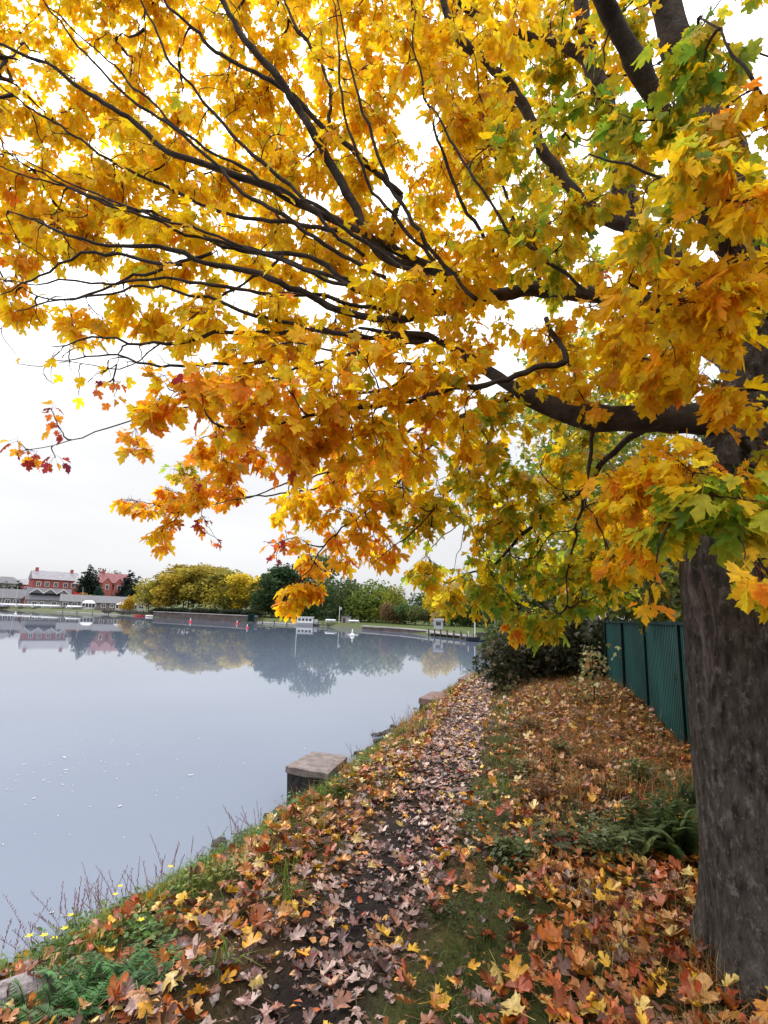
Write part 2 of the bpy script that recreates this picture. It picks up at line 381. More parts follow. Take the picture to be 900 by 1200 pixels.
# ------------------------------------------------------------------ the big maple
M_bark = mat('maple_bark', (.082, .069, .060), .9, .78, 7, 1.0, 46, .12, stretch=(4, 4, 1.2), detail=12)
t = M_bark.node_tree; b = t.nodes['Principled BSDF']; base = b.inputs['Base Color'].links[0].from_socket
tcb = N(t, 'ShaderNodeTexCoord'); mpb = N(t, 'ShaderNodeMapping'); mpb.inputs['Scale'].default_value = (16, 16, 9); t.links.new(tcb.outputs['Object'], mpb.inputs[0])
vb = N(t, 'ShaderNodeTexNoise'); vb.inputs['Scale'].default_value = 1.6; vb.inputs['Detail'].default_value = 9; vb.inputs['Roughness'].default_value = .75; t.links.new(mpb.outputs[0], vb.inputs['Vector'])
rb = N(t, 'ShaderNodeValToRGB'); rb.color_ramp.elements[0].position = .52; rb.color_ramp.elements[1].position = .68; t.links.new(vb.outputs['Fac'], rb.inputs[0])
mb_ = N(t, 'ShaderNodeMix', data_type='RGBA'); mb_.inputs['B'].default_value = (.25, .225, .205, 1); t.links.new(rb.outputs[0], mb_.inputs['Factor']); t.links.new(base, mb_.inputs['A']); t.links.new(mb_.outputs['Result'], b.inputs['Base Color'])
bpn = b.inputs['Normal'].links[0].from_node; bp2 = N(t, 'ShaderNodeBump'); bp2.inputs['Strength'].default_value = 1.0; bp2.inputs['Distance'].default_value = .025
t.links.new(vb.outputs['Fac'], bp2.inputs['Height']); t.links.new(bpn.outputs[0], bp2.inputs['Normal']); t.links.new(bp2.outputs[0], b.inputs['Normal'])
M_limb = mat('limb_bark', (.034, .024, .02), .85, .5, 9, .5, 40, .15, color2=(.075, .06, .05))
M_twig = mat('twig_bark', (.026, .015, .012), .7, .35, 20, 0, 1, .25)
maple = empty('maple_tree', (1.92, 2.98, 0))
tag(maple, 'large autumn maple with yellow, orange and green leaves leaning over the path', 'tree')
ORG = np.array([1.92, 2.98, 0.])
def child_mesh(name, V, T, m, parent, smooth=True, origin=ORG):
    o = link(name, mesh_np(name, V - origin, T, m, None, smooth)); o.parent = parent; return o

TR = spline([(1.97, 2.92, -.25, .42), (1.97, 2.92, -.05, .35), (1.965, 2.93, .15, .29), (1.96, 2.95, .5, .262), (1.96, 2.97, 1.1, .255), (1.96, 2.98, 1.6, .248), (1.965, 2.98, 2.0, .245), (2.07, 2.98, 2.45, .25), (2.26, 3.0, 2.95, .225), (2.38, 3.0, 3.45, .20)], .022)
from mathutils import noise as mnoise
NR = 150
V, T = tube_np(TR[:, :3], TR[:, 3], NR)
k = len(TR); ring = V[:k * NR].reshape(k, NR, 3); th = np.arange(NR) * 2 * math.pi / NR
for i in range(k):
    z = TR[i, 2]; flare = max(0, .5 - z) * .6
    f = 1 + .025 * np.sin(5 * th + z * .8) + .018 * np.sin(9 * th - z * 1.7) + flare * np.sin(4 * th + .7) * np.abs(np.sin(2 * th + .3)) + .012 * np.sin(z * 6 + 3 * th)
    q = ring[i] - TR[i, :3]; rr = TR[i, 3]
    for j in range(NR):        # fissured, flaking bark relief
        x_, y_ = q[j, 0] / rr, q[j, 1] / rr
        a1 = mnoise.noise((x_ * 7, y_ * 7, z * 2.6)); a2 = mnoise.noise((x_ * 22 + 5, y_ * 22, z * 7)); a3 = mnoise.noise((x_ * 3, y_ * 3, z * 1.1 + 9))
        f[j] += .028 * a3 + .034 * (.6 - 2.4 * abs(a1)) + .024 * a2
    ring[i] = TR[i, :3] + q * f[:, None]
trunk = child_mesh('trunk', V, T, M_bark, maple)
# peeled bark plates standing proud on the water side
def trunk_surface(az, z):
    i = int(np.argmin(abs(TR[:, 2] - z))); q = ring[i] - TR[i, :3]; an = np.arctan2(q[:, 1], q[:, 0]); od = np.argsort(an)
    return TR[i], float(np.interp(az, an[od], np.hypot(q[:, 0], q[:, 1])[od], period=2 * math.pi))
for az0, z0, z1, w, nm, cc in ((200, 1.28, 2.2, .03, 'bark_plate', (.20, .165, .15)), (214, 1.5, 2.25, .02, 'bark_plate', (.15, .12, .11)), (190, 1.7, 2.3, .018, 'bark_plate', (.16, .13, .12))):
    rows = 30; pv = []; pf = []
    for i in range(rows + 1):
        q = i / rows; z = z0 + (z1 - z0) * q
        ww = w * math.sin(math.pi * min(.98, max(.02, q))) ** .5 * (1 + .3 * math.sin(q * 17 + az0) + rng.normal(0, .14))
        for j in range(7):
            an = R(az0 + 5 * math.sin(q * 6) - 8 * q) + ((j - 3) / 3) * ww / .25
            c, rr = trunk_surface((an + math.pi) % (2 * math.pi) - math.pi, z); rr += (-.012, .004, .008, .009, .008, .005, -.012)[j] + rng.normal(0, .0015)
            pv.append((c[0] + math.cos(an) * rr - ORG[0], c[1] + math.sin(an) * rr - ORG[1], z))
    for i in range(rows):
        for j in range(6): pf.append((i * 7 + j, i * 7 + j + 1, i * 7 + j + 8, i * 7 + j + 7))
    MB().add(pv, pf).build(nm, mat(nm + str(az0), tuple(c * .62 for c in cc), .95, .5, 9, 1.0, 34, .1, stretch=(4, 4, 1.3)), trunk, smooth=True)

LIMBS = [
 # low limb over the path
 [((2.12, 3.0, 2.65), .13), ((2.01, 2.97, 2.83), .10), ((1.6, 2.97, 2.84), .088), ((1.28, 3.05, 2.87), .08), ((1.05, 3.15, 2.97), .07), ((0.84, 3.25, 3.12), .055), ((0.6, 3.35, 3.32), .04), ((0.44, 3.4, 3.45), .03), ((0.14, 3.4, 3.56), .02), ((-0.22, 3.4, 3.62), .012)],
 # leader going up
 [((2.36, 3.0, 3.35), .20), ((2.25, 3, 4.43), .16), ((2.03, 3, 5.23), .12), ((1.85, 2.95, 5.88), .10), ((1.65, 2.8, 7.28), .07), ((1.43, 2.6, 10.62), .03)],
 [((2.34, 3.0, 3.25), .15), ((2.02, 3.2, 3.96), .11), ((1.8, 3.45, 4.58), .095), ((1.78, 3.65, 5.64), .085), ((1.67, 3.75, 6.44), .075), ((1.62, 3.75, 7.09), .065), ((1.44, 3.6, 8.86), .03)],
 [((1.76, 3.65, 5.72), .06), ((1.64, 3.75, 6.4), .052), ((1.39, 3.85, 6.74), .046), ((1.03, 3.95, 6.98), .042), ((0.59, 3.95, 7.25), .036), ((-0.11, 3.9, 7.94), .015)],
 [((1.82, 3.45, 4.55), .07), ((1.5, 3.55, 4.81), .06), ((1.2, 3.6, 5.28), .052), ((1.01, 3.6, 5.76), .048), ((0.72, 3.6, 6.13), .043), ((0.43, 3.55, 6.4), .038), ((0.24, 3.5, 6.94), .03), ((-0.19, 3.4, 7.99), .012)],
 # long middle limb that fans out to the water side
 [((2.33, 3.0, 3.2), .12), ((2.14, 3.15, 3.64), .085), ((1.77, 3.3, 3.81), .07), ((1.14, 3.5, 4.03), .06), ((0.71, 3.6, 4.03), .056), ((0.34, 3.65, 4.29), .052), ((-0.1, 3.6, 4.37), .046), ((-0.4, 3.55, 4.85), .04), ((-0.82, 3.5, 5.57), .034), ((-1.22, 3.4, 6), .028), ((-1.44, 3.35, 6.38), .022), ((-1.78, 3.3, 7.08), .01)],
 [((0.43, 3.65, 4.24), .04), ((-0.41, 3.6, 4.61), .036), ((-1.06, 3.5, 4.82), .032), ((-1.59, 3.4, 4.92), .026), ((-2.1, 3.35, 5.31), .02), ((-2.62, 3.3, 5.58), .015), ((-3.28, 3.25, 5.88), .008)],
 [((0.05, 3.75, 5.01), .03), ((-0.24, 3.7, 5.24), .028), ((-0.81, 3.6, 5.76), .024), ((-1.42, 3.5, 6), .018), ((-1.89, 3.4, 6.44), .013), ((-2.28, 3.4, 7.04), .007)],
 [((-0.1, 3.65, 4.41), .03), ((0.05, 3.75, 5.01), .027)],
 [((0.65, 3.6, 4.01), .04), ((0.07, 3.5, 3.77), .034), ((-0.36, 3.45, 3.81), .029), ((-0.97, 3.4, 3.99), .024), ((-1.45, 3.35, 4.03), .02), ((-1.85, 3.3, 4.07), .016), ((-2.19, 3.25, 4.11), .012), ((-2.66, 3.2, 4.29), .006)],
 [((0.39, 3.6, 4.04), .03), ((-0.15, 3.6, 4.05), .026), ((-0.52, 3.55, 4.3), .023), ((-0.9, 3.5, 4.34), .02), ((-1.31, 3.5, 4.38), .018), ((-1.73, 3.45, 4.51), .015), ((-2.15, 3.4, 4.59), .012), ((-2.69, 3.4, 4.81), .006)],
 [((-0.21, 3.7, 4.64), .022), ((-0.83, 3.7, 4.68), .02), ((-1.38, 3.7, 4.75), .017), ((-2.03, 3.65, 5.01), .014), ((-2.87, 3.6, 5.51), .01), ((-3.42, 3.6, 5.91), .005)],
 [((0.26, 3.45, 3.58), .025), ((-0.36, 3.35, 3.52), .019), ((-1.02, 3.25, 3.59), .014), ((-1.42, 3.2, 3.7), .011), ((-1.93, 3.2, 3.68), .008), ((-2.4, 3.1, 3.48), .004)],
 [((-0.57, 3.55, 5.19), .02), ((-0.55, 3.6, 5.99), .016), ((-0.87, 3.6, 6.59), .012), ((-1.1, 3.6, 7.32), .006)],
 [((0.32, 3.5, 4.2), .018), ((-0.14, 3.3, 4.71), .014), ((-0.35, 3.2, 5.21), .011), ((-0.46, 3.1, 5.76), .007), ((-0.54, 3.05, 6.23), .004)],
 [((1.5, 2.9, 3.33), .014), ((1.16, 2.8, 3.57), .012), ((0.71, 2.8, 3.95), .011), ((0.43, 2.8, 4.42), .009), ((0.21, 2.8, 4.82), .006)],
 [((-0.8, 3.4, 4.17), .013), ((-1.32, 3.4, 3.77), .010), ((-1.86, 3.5, 3.38), .005), ((-2.34, 3.5, 3.33), .003)],
 # drooping branches towards the water
 [((1.12, 3.1, 3.26), .024), ((0.75, 3, 3.04), .02), ((0.38, 2.9, 2.93), .018), ((0.03, 2.8, 2.79), .015), ((-0.33, 2.65, 2.66), .011), ((-0.7, 2.55, 2.56), .006)],
 [((1.06, 3.3, 3.69), .02), ((1.12, 3.1, 3.26), .022)],
 [((0.26, 3.4, 3.54), .018), ((-0.15, 3.3, 3.4), .014), ((-0.69, 3.2, 3.15), .011), ((-1.1, 3.15, 2.95), .008), ((-1.52, 3.15, 2.82), .006), ((-1.89, 3.1, 2.65), .004), ((-2.25, 3.1, 2.54), .002)],
 [((0.82, 3.28, 3.11), .026), ((0.48, 3.7, 3.11), .021), ((0.12, 4.2, 2.97), .016), ((-0.39, 4.5, 2.85), .012), ((-1.09, 4.7, 2.72), .008), ((-1.85, 4.7, 2.5), .004)],
 [((0.48, 3.7, 3.11), .017), ((0.13, 4.1, 2.73), .013), ((-0.28, 4.3, 2.33), .009), ((-0.67, 4.3, 1.87), .004)],
 [((1.58, 2.98, 2.81), .028), ((1.5, 3.25, 2.75), .024), ((1.38, 3.55, 2.53), .021), ((1.2, 3.85, 2.42), .018), ((0.95, 4.15, 2.17), .013), ((0.58, 4.4, 1.94), .006)],
 [((1.28, 3.06, 2.84), .016), ((1.31, 3.3, 2.56), .013), ((1.32, 3.6, 2.16), .01), ((1.32, 3.8, 1.76), .005)],
 [((1.2, 3.85, 2.42), .013), ((1.08, 4.1, 2.76), .01), ((0.8, 4.4, 2.53), .007), ((0.38, 4.5, 2.17), .004)],
 # long straight branches of the fan
 [((-0.03, 3.37, 4.04), 0.017), ((-0.8, 3.29, 4.39), 0.0171), ((-1.51, 3.21, 4.85), 0.0137), ((-2.11, 3.13, 5.32), 0.0103), ((-2.5, 3.05, 5.76), 0.0069), ((-2.68, 2.97, 6.09), 0.0035)],
 [((-0.19, 3.41, 4.2), 0.017), ((-1.03, 3.33, 4.95), 0.0163), ((-1.6, 3.25, 5.56), 0.0120), ((-2, 3.17, 6.18), 0.0077), ((-2.2, 3.09, 6.54), 0.0035)],
 [((0.25, 3.43, 4.02), 0.017), ((-0.64, 3.35, 4.55), 0.0163), ((-1.46, 3.27, 4.98), 0.0120), ((-2.31, 3.19, 5.64), 0.0077), ((-2.86, 3.11, 6.22), 0.0035)],
 [((0.07, 3.48, 3.76), 0.017), ((-0.78, 3.4, 3.86), 0.0163), ((-1.54, 3.32, 3.88), 0.0120), ((-2.13, 3.24, 3.77), 0.0077), ((-2.59, 3.16, 3.74), 0.0035)],
 [((0.13, 3.41, 3.94), 0.017), ((-0.48, 3.33, 3.98), 0.0163), ((-1.32, 3.25, 4.27), 0.0120), ((-2.07, 3.17, 4.44), 0.0077), ((-2.71, 3.09, 4.71), 0.0035)],
 [((-0.12, 3.47, 3.9), 0.017), ((-0.98, 3.39, 4.15), 0.0163), ((-1.76, 3.31, 4.28), 0.0120), ((-2.41, 3.23, 4.48), 0.0077), ((-2.86, 3.15, 4.63), 0.0035)],
 [((0.57, 3.16, 3.72), 0.017), ((0.1, 3.08, 4.28), 0.0163), ((-0.2, 3, 4.86), 0.0120), ((-0.39, 2.92, 5.38), 0.0077), ((-0.48, 2.84, 5.99), 0.0035)],
 [((0.84, 3.31, 3.95), 0.017), ((0.46, 3.23, 4.63), 0.0148), ((0.2, 3.15, 5.4), 0.0092), ((0.05, 3.07, 6.21), 0.0035)],
 [((1.13, 3.48, 4.04), 0.017), ((0.87, 3.4, 4.66), 0.0148), ((0.66, 3.32, 5.24), 0.0092), ((0.55, 3.24, 5.83), 0.0035)],
 [((-0.22, 3.38, 3.58), 0.017), ((-0.91, 3.3, 3.47), 0.0163), ((-1.44, 3.22, 3.36), 0.0120), ((-1.91, 3.14, 3.34), 0.0077), ((-2.11, 3.06, 3.22), 0.0035)],
 [((-0.76, 3.47, 3.44), 0.0155), ((-1.42, 3.47, 3.3), 0.0115), ((-1.97, 3.47, 3.39), 0.0075), ((-2.37, 3.47, 3.33), 0.0035)],
 [((0.36, 3.19, 3.18), 0.0155), ((-0.3, 3.19, 3.07), 0.0115), ((-0.84, 3.19, 2.96), 0.0075), ((-1.37, 3.19, 3.01), 0.0035)],
 [((0.45, 4.01, 3.32), 0.0155), ((-0.15, 4.01, 2.98), 0.0115), ((-0.74, 4.01, 2.71), 0.0075), ((-1.32, 4.01, 2.44), 0.0035)],
 [((1.05, 3.94, 3.35), 0.0155), ((0.71, 3.94, 2.85), 0.0115), ((0.32, 3.94, 2.43), 0.0075), ((-0.08, 3.94, 2.02), 0.0035)],
 [((1.01, 4.04, 3.43), 0.0155), ((0.7, 4.04, 3.02), 0.0115), ((0.43, 4.04, 2.52), 0.0075), ((0.34, 4.04, 2.18), 0.0035)],
 [((-1.27, 3.35, 4.11), 0.0155), ((-1.85, 3.35, 3.88), 0.0115), ((-2.31, 3.35, 3.73), 0.0075), ((-2.66, 3.35, 3.85), 0.0035)],
 [((-1.42, 3.15, 3.89), 0.0155), ((-1.99, 3.15, 3.93), 0.0115), ((-2.36, 3.15, 3.73), 0.0075), ((-2.57, 3.15, 3.62), 0.0035)],
 [((0.58, 3.23, 3.27), 0.0155), ((-0.03, 3.23, 3.28), 0.0115), ((-0.6, 3.23, 3.41), 0.0075), ((-1.05, 3.23, 3.33), 0.0035)],
 # branches on the near side
 [((2.08, 2.85, 2.55), .03), ((1.73, 2.5, 2.63), .022), ((1.38, 2.2, 2.35), .015), ((1.15, 2.05, 2.09), .008), ((1.09, 2.1, 1.89), .004)],
 [((2.3, 2.9, 3.1), .035), ((1.93, 2.5, 3.29), .022), ((1.4, 2.2, 3.12), .014), ((1.06, 2.1, 3.12), .007)],
 [((2.35, 2.9, 3.35), .035), ((1.81, 2.3, 3.59), .022), ((1.34, 1.95, 3.47), .014), ((1.06, 1.85, 3.41), .008), ((0.81, 1.9, 3.59), .004)],
 [((2.04, 2.5, 3.92), .025), ((1.77, 2, 3.73), .016), ((1.46, 1.8, 3.89), .009), ((1.34, 1.9, 4.33), .004)],
 # away from the camera and back over the bank
 [((2.36, 3.05, 3.3), .12), (3.1, 3.6, 4.2, .08), (4.0, 4.2, 5.0, .05), (5.0, 4.7, 5.4, .015)],
 [((2.36, 3.05, 3.0), .11), (2.6, 4.0, 3.9, .07), (2.9, 5.2, 4.6, .04), (3.0, 6.4, 4.8, .012)],
 [((2.38, 2.9, 3.4), .12), (2.3, 2.0, 4.3, .08), (1.9, .8, 5.2, .05), (1.2, -.6, 5.8, .015)],
 [((2.38, 2.9, 3.3), .10), (3.2, 2.2, 4.1, .07), (4.2, 1.2, 4.8, .03), (4.9, .5, 5.0, .012)],
 [((2.2, 3.0, 3.9), .08), (.8, 2.2, 5.4, .05), (-.6, 1.4, 6.0, .03), (-1.8, .8, 6.2, .01)],
]
node_p, node_d, node_r, node_l = [], [], [], []
for L in LIMBS:
    rows = []
    for it in L:
        rows.append((*it[0], it[1]) if len(it) == 2 else it)
    S = spline(rows, .07); S[:, 3] = np.maximum(S[:, 3], .003); S[:, 3] *= np.where(S[:, 3] < .06, .86, .95)
    j = np.cumsum(rng.normal(0, .011, (len(S), 3)), 0); j -= np.linspace(0, 1, len(S))[:, None] * j[-1]; j *= np.minimum(1, .02 / S[:, 3])[:, None]
    S[:, :3] += j
    big = S[0, 3] > .05
    V, T = tube_np(S[:, :3], S[:, 3] * (1 + rng.normal(0, .07, len(S))), 12 if big else 7)
    child_mesh('limb' if S[0, 3] > .03 else 'branch', V, T, M_limb, maple)
    d = np.gradient(S[:, :3], axis=0); d /= np.linalg.norm(d, axis=1, keepdims=True) + 1e-9
    arc = np.linspace(0, 1, len(S))
    for p_, d_, r_, a_ in zip(S[:, :3], d, S[:, 3], arc):
        if r_ < .05 and a_ > .08: node_p.append(p_); node_d.append(d_); node_r.append(r_)

# leaf masses: (centre, radii, clusters, palette)
PADS = [
 ((-4.83, 4.28, 8.32), (0.54, 0.54, 0.41), 46, 'Y'),
 ((-3.29, 4.01, 7.91), (0.54, 0.54, 0.41), 46, 'Y'),
 ((-2.56, 4.18, 8.1), (0.54, 0.54, 0.41), 46, 'Y'),
 ((-1.4, 4.37, 8.36), (0.54, 0.54, 0.41), 46, 'Y'),
 ((0.03, 4.53, 8.97), (0.54, 0.54, 0.41), 46, 'Y'),
 ((0.98, 4.73, 9.25), (0.54, 0.54, 0.41), 46, 'M'),
 ((2.35, 4.55, 8.96), (0.54, 0.54, 0.41), 46, 'M'),
 ((-4.97, 4.48, 7.38), (0.54, 0.54, 0.41), 46, 'Y'),
 ((-4.1, 4.73, 8.16), (0.54, 0.54, 0.41), 46, 'Y'),
 ((-2.87, 4.74, 7.83), (0.54, 0.54, 0.41), 46, 'Y'),
 ((-1.49, 4.3, 7.21), (0.54, 0.54, 0.41), 46, 'Y'),
 ((-0.51, 4.79, 8.16), (0.54, 0.54, 0.41), 46, 'Y'),
 ((0.56, 4.07, 7.41), (0.54, 0.54, 0.41), 46, 'Y'),
 ((1.33, 4.34, 7.35), (0.54, 0.54, 0.41), 46, 'M'),
 ((-4.41, 4.41, 6.54), (0.54, 0.54, 0.41), 46, 'Y'),
 ((-3.57, 4.48, 6.63), (0.54, 0.54, 0.41), 46, 'Y'),
 ((-2.49, 4.56, 6.49), (0.54, 0.54, 0.41), 46, 'Y'),
 ((-1.39, 4.84, 6.86), (0.54, 0.54, 0.41), 46, 'Y'),
 ((-0.43, 4.72, 7.15), (0.54, 0.54, 0.41), 46, 'Y'),
 ((0.75, 4.46, 6.51), (0.54, 0.54, 0.41), 46, 'Y'),
 ((1.75, 4.7, 7.19), (0.54, 0.54, 0.41), 46, 'M'),
 ((-3.81, 4.01, 5.31), (0.54, 0.54, 0.41), 46, 'Y'),
 ((-2.84, 4.03, 5.06), (0.54, 0.54, 0.41), 46, 'Y'),
 ((-2.09, 4.09, 5.4), (0.54, 0.54, 0.41), 46, 'Y'),
 ((-1.65, 4.74, 5.84), (0.54, 0.54, 0.41), 46, 'Y'),
 ((-0.65, 3.99, 5.28), (0.54, 0.54, 0.41), 46, 'Y'),
 ((0.51, 4.74, 6.16), (0.54, 0.54, 0.41), 46, 'Y'),
 ((1.66, 4.85, 6.21), (0.54, 0.54, 0.41), 46, 'M'),
 ((-3.53, 3.96, 4.74), (0.3, 0.3, 0.22), 16, 'Y'),
 ((-2.72, 3.85, 4.64), (0.3, 0.3, 0.22), 16, 'Y'),
 ((-1.66, 3.62, 4.4), (0.46, 0.46, 0.35), 32, 'Y'),
 ((-0.98, 4.17, 4.8), (0.46, 0.46, 0.35), 32, 'Y'),
 ((-0.12, 3.88, 4.59), (0.46, 0.46, 0.35), 32, 'Y'),
 ((0.58, 3.96, 4.59), (0.46, 0.46, 0.35), 32, 'Y'),
 ((1.47, 4.16, 4.79), (0.46, 0.46, 0.35), 32, 'M'),
 ((-2.7, 3.5, 3.85), (0.17, 0.17, 0.13), 8, 'G'),
 ((-2.19, 3.47, 3.65), (0.16, 0.16, 0.12), 7, 'G'),
 ((-1.85, 3.59, 3.77), (0.2, 0.2, 0.15), 9, 'Y'),
 ((-1.3, 3.4, 3.64), (0.3, 0.3, 0.22), 15, 'Y'),
 ((-0.77, 3.42, 3.64), (0.3, 0.3, 0.22), 16, 'Y'),
 ((-0.18, 3.69, 3.82), (0.35, 0.35, 0.26), 18, 'H'),
 ((0.45, 3.51, 3.7), (0.35, 0.35, 0.26), 18, 'H'),
 ((1.01, 3.52, 3.63), (0.4, 0.4, 0.3), 20, 'H'),
 ((-2.86, 3.31, 5.07), (0.25, 0.25, 0.19), 8, 'G'),
 ((-2.9, 3.47, 4.82), (0.2, 0.2, 0.15), 6, 'G'),
 ((-2.79, 3.53, 4.11), (0.13, 0.13, 0.1), 5, 'O'),
 ((-4.27, 5, 9.5), (0.6, 0.6, 0.45), 30, 'Y'),
 ((-3.36, 5.2, 6.63), (0.6, 0.6, 0.45), 30, 'Y'),
 ((-2.62, 5, 8.62), (0.6, 0.6, 0.45), 30, 'Y'),
 ((-1.95, 5.2, 7.21), (0.6, 0.6, 0.45), 30, 'Y'),
 ((-1.12, 5, 8.7), (0.6, 0.6, 0.45), 30, 'Y'),
 ((-0.44, 5.2, 6.89), (0.6, 0.6, 0.45), 30, 'Y'),
 ((0.4, 5, 8.68), (0.6, 0.6, 0.45), 30, 'Y'),
 ((1.04, 5.2, 7.05), (0.6, 0.6, 0.45), 30, 'M'),
 ((1.91, 5, 8.71), (0.6, 0.6, 0.45), 30, 'Y'),
 ((2.51, 5.2, 6.76), (0.6, 0.6, 0.45), 30, 'M'),
 ((-3.41, 3.5, 6.31), (0.42, 0.42, 0.32), 13, 'B'),
 ((-2.2, 3.44, 6.17), (0.42, 0.42, 0.32), 13, 'B'),
 ((-1.68, 3.41, 6.13), (0.42, 0.42, 0.32), 13, 'B'),
 ((-1.16, 3.48, 6.22), (0.42, 0.42, 0.32), 13, 'B'),
 ((-0.48, 3.53, 6.31), (0.42, 0.42, 0.32), 13, 'B'),
 ((0.09, 3.52, 6.22), (0.42, 0.42, 0.32), 13, 'B'),
 ((-3.15, 3.54, 5.45), (0.42, 0.42, 0.32), 13, 'B'),
 ((-2.43, 3.43, 5.37), (0.42, 0.42, 0.32), 13, 'B'),
 ((-1.55, 3.4, 5.41), (0.42, 0.42, 0.32), 13, 'B'),
 ((-1.05, 3.43, 5.13), (0.42, 0.42, 0.32), 13, 'B'),
 ((-0.17, 3.4, 5.44), (0.42, 0.42, 0.32), 13, 'B'),
 ((0.4, 3.44, 5.17), (0.42, 0.42, 0.32), 13, 'B'),
 ((-3, 3.46, 4.72), (0.42, 0.42, 0.32), 13, 'B'),
 ((-2.4, 3.55, 4.52), (0.42, 0.42, 0.32), 13, 'B'),
 ((-1.77, 3.54, 4.78), (0.42, 0.42, 0.32), 13, 'B'),
 ((-0.86, 3.4, 4.46), (0.42, 0.42, 0.32), 13, 'B'),
 ((-0.49, 3.54, 4.82), (0.42, 0.42, 0.32), 13, 'B'),
 ((0.23, 3.42, 4.72), (0.42, 0.42, 0.32), 13, 'B'),
 ((-2.88, 3.58, 4.07), (0.42, 0.42, 0.32), 13, 'B'),
 ((-2.39, 3.58, 4.27), (0.42, 0.42, 0.32), 13, 'B'),
 ((-1.32, 3.43, 3.8), (0.42, 0.42, 0.32), 13, 'B'),
 ((-0.67, 3.37, 3.8), (0.42, 0.42, 0.32), 13, 'B'),
 ((-0.17, 3.5, 3.95), (0.42, 0.42, 0.32), 13, 'B'),
 ((0.35, 3.4, 4.13), (0.42, 0.42, 0.32), 13, 'B'),
 ((-2.83, 3.48, 3.67), (0.42, 0.42, 0.32), 13, 'B'),
 ((-2.05, 3.31, 3.31), (0.42, 0.42, 0.32), 13, 'B'),
 ((-1.33, 3.58, 3.53), (0.42, 0.42, 0.32), 13, 'B'),
 ((-0.69, 3.47, 3.42), (0.42, 0.42, 0.32), 13, 'B'),
 ((-0.44, 3.35, 3.42), (0.42, 0.42, 0.32), 13, 'B'),
 ((0.27, 3.46, 3.54), (0.42, 0.42, 0.32), 13, 'B'),
 ((-2.33, 3.4, 3.31), (0.25, 0.25, 0.19), 9, 'B'),
 ((-1.91, 3.4, 3.2), (0.25, 0.25, 0.19), 9, 'B'),
 ((-2.62, 3.4, 4.37), (0.25, 0.25, 0.19), 9, 'B'),
 ((-1.5, 3.4, 3.21), (0.25, 0.25, 0.19), 9, 'B'),
 ((-2.21, 3.4, 4.11), (0.25, 0.25, 0.19), 9, 'B'),
 ((1.01, 3.6, 2.63), (0.3, 0.3, 0.22), 9, 'B'),
 ((0.65, 3.6, 2.13), (0.3, 0.3, 0.22), 9, 'B'),
 ((1.24, 3.6, 2.1), (0.3, 0.3, 0.22), 9, 'B'),
 ((0.17, 3.6, 2.6), (0.3, 0.3, 0.22), 9, 'B'),
 ((-0.2, 3.6, 2.84), (0.3, 0.3, 0.22), 9, 'B'),
 ((-0.67, 2.55, 2.68), (0.24, 0.24, 0.2), 16, 'O'),
 ((-1.07, 2.7, 2.85), (0.2, 0.2, 0.17), 10, 'O'),
 ((-1.24, 2.75, 2.74), (0.1, 0.1, 0.09), 5, 'O'),
 ((-0.37, 2.65, 2.9), (0.28, 0.28, 0.24), 16, 'H'),
 ((-0, 2.75, 2.96), (0.28, 0.28, 0.24), 14, 'H'),
 ((-0.52, 2.75, 2.54), (0.2, 0.2, 0.17), 12, 'O'),
 ((-0.18, 2.85, 2.61), (0.26, 0.26, 0.22), 16, 'H'),
 ((0.24, 3.1, 2.77), (0.3, 0.3, 0.26), 18, 'H'),
 ((-0.89, 3.2, 2.57), (0.18, 0.18, 0.15), 9, 'O'),
 ((-1.09, 3.2, 2.67), (0.12, 0.12, 0.1), 5, 'O'),
 ((0.61, 3.4, 2.92), (0.3, 0.3, 0.26), 16, 'M'),
 ((-0.76, 2.8, 3.06), (0.18, 0.18, 0.15), 9, 'H'),
 ((0.39, 3, 3.09), (0.25, 0.25, 0.21), 12, 'H'),
 ((-1.5, 3.1, 2.62), (0.03, 0.03, 0.03), 2, 'O'),
 ((-2.2, 3.1, 2.6), (0.1, 0.1, 0.09), 4, 'R'),
 ((-2.07, 3.1, 2.77), (0.1, 0.1, 0.09), 4, 'R'),
 ((-1.78, 3.2, 3.02), (0.1, 0.1, 0.09), 3, 'R'),
 ((-2.03, 3.1, 2.52), (0.04, 0.04, 0.03), 2, 'R'),
 ((-1.93, 4.6, 2.59), (0.22, 0.22, 0.19), 12, 'O'),
 ((-1.5, 4.6, 2.76), (0.24, 0.24, 0.2), 14, 'O'),
 ((-2.28, 4.6, 2.62), (0.12, 0.12, 0.1), 5, 'O'),
 ((-1.53, 4.6, 2.38), (0.2, 0.2, 0.17), 7, 'R'),
 ((-1.86, 4.6, 2.29), (0.15, 0.15, 0.13), 5, 'O'),
 ((-1.81, 4.6, 2.87), (0.15, 0.15, 0.13), 5, 'M'),
 ((-0.65, 4.4, 2.52), (0.26, 0.26, 0.22), 15, 'G'),
 ((-0.18, 4.2, 2.57), (0.32, 0.32, 0.27), 20, 'H'),
 ((-0.49, 4.4, 2.2), (0.24, 0.24, 0.2), 13, 'O'),
 ((-0.06, 4.3, 2.23), (0.22, 0.22, 0.19), 11, 'O'),
 ((-0.71, 4.35, 1.83), (0.13, 0.13, 0.11), 9, 'G'),
 ((-0.57, 4.35, 1.87), (0.08, 0.08, 0.07), 5, 'G'),
 ((-0.81, 4.4, 2.19), (0.18, 0.18, 0.15), 8, 'R'),
 ((0.21, 4.2, 2.47), (0.3, 0.3, 0.26), 15, 'M'),
 ((0.06, 4, 2.7), (0.3, 0.3, 0.26), 15, 'H'),
 ((-0.44, 4.3, 2.76), (0.25, 0.25, 0.21), 12, 'G'),
 ((0.74, 4.1, 2.47), (0.42, 0.42, 0.36), 26, 'M'),
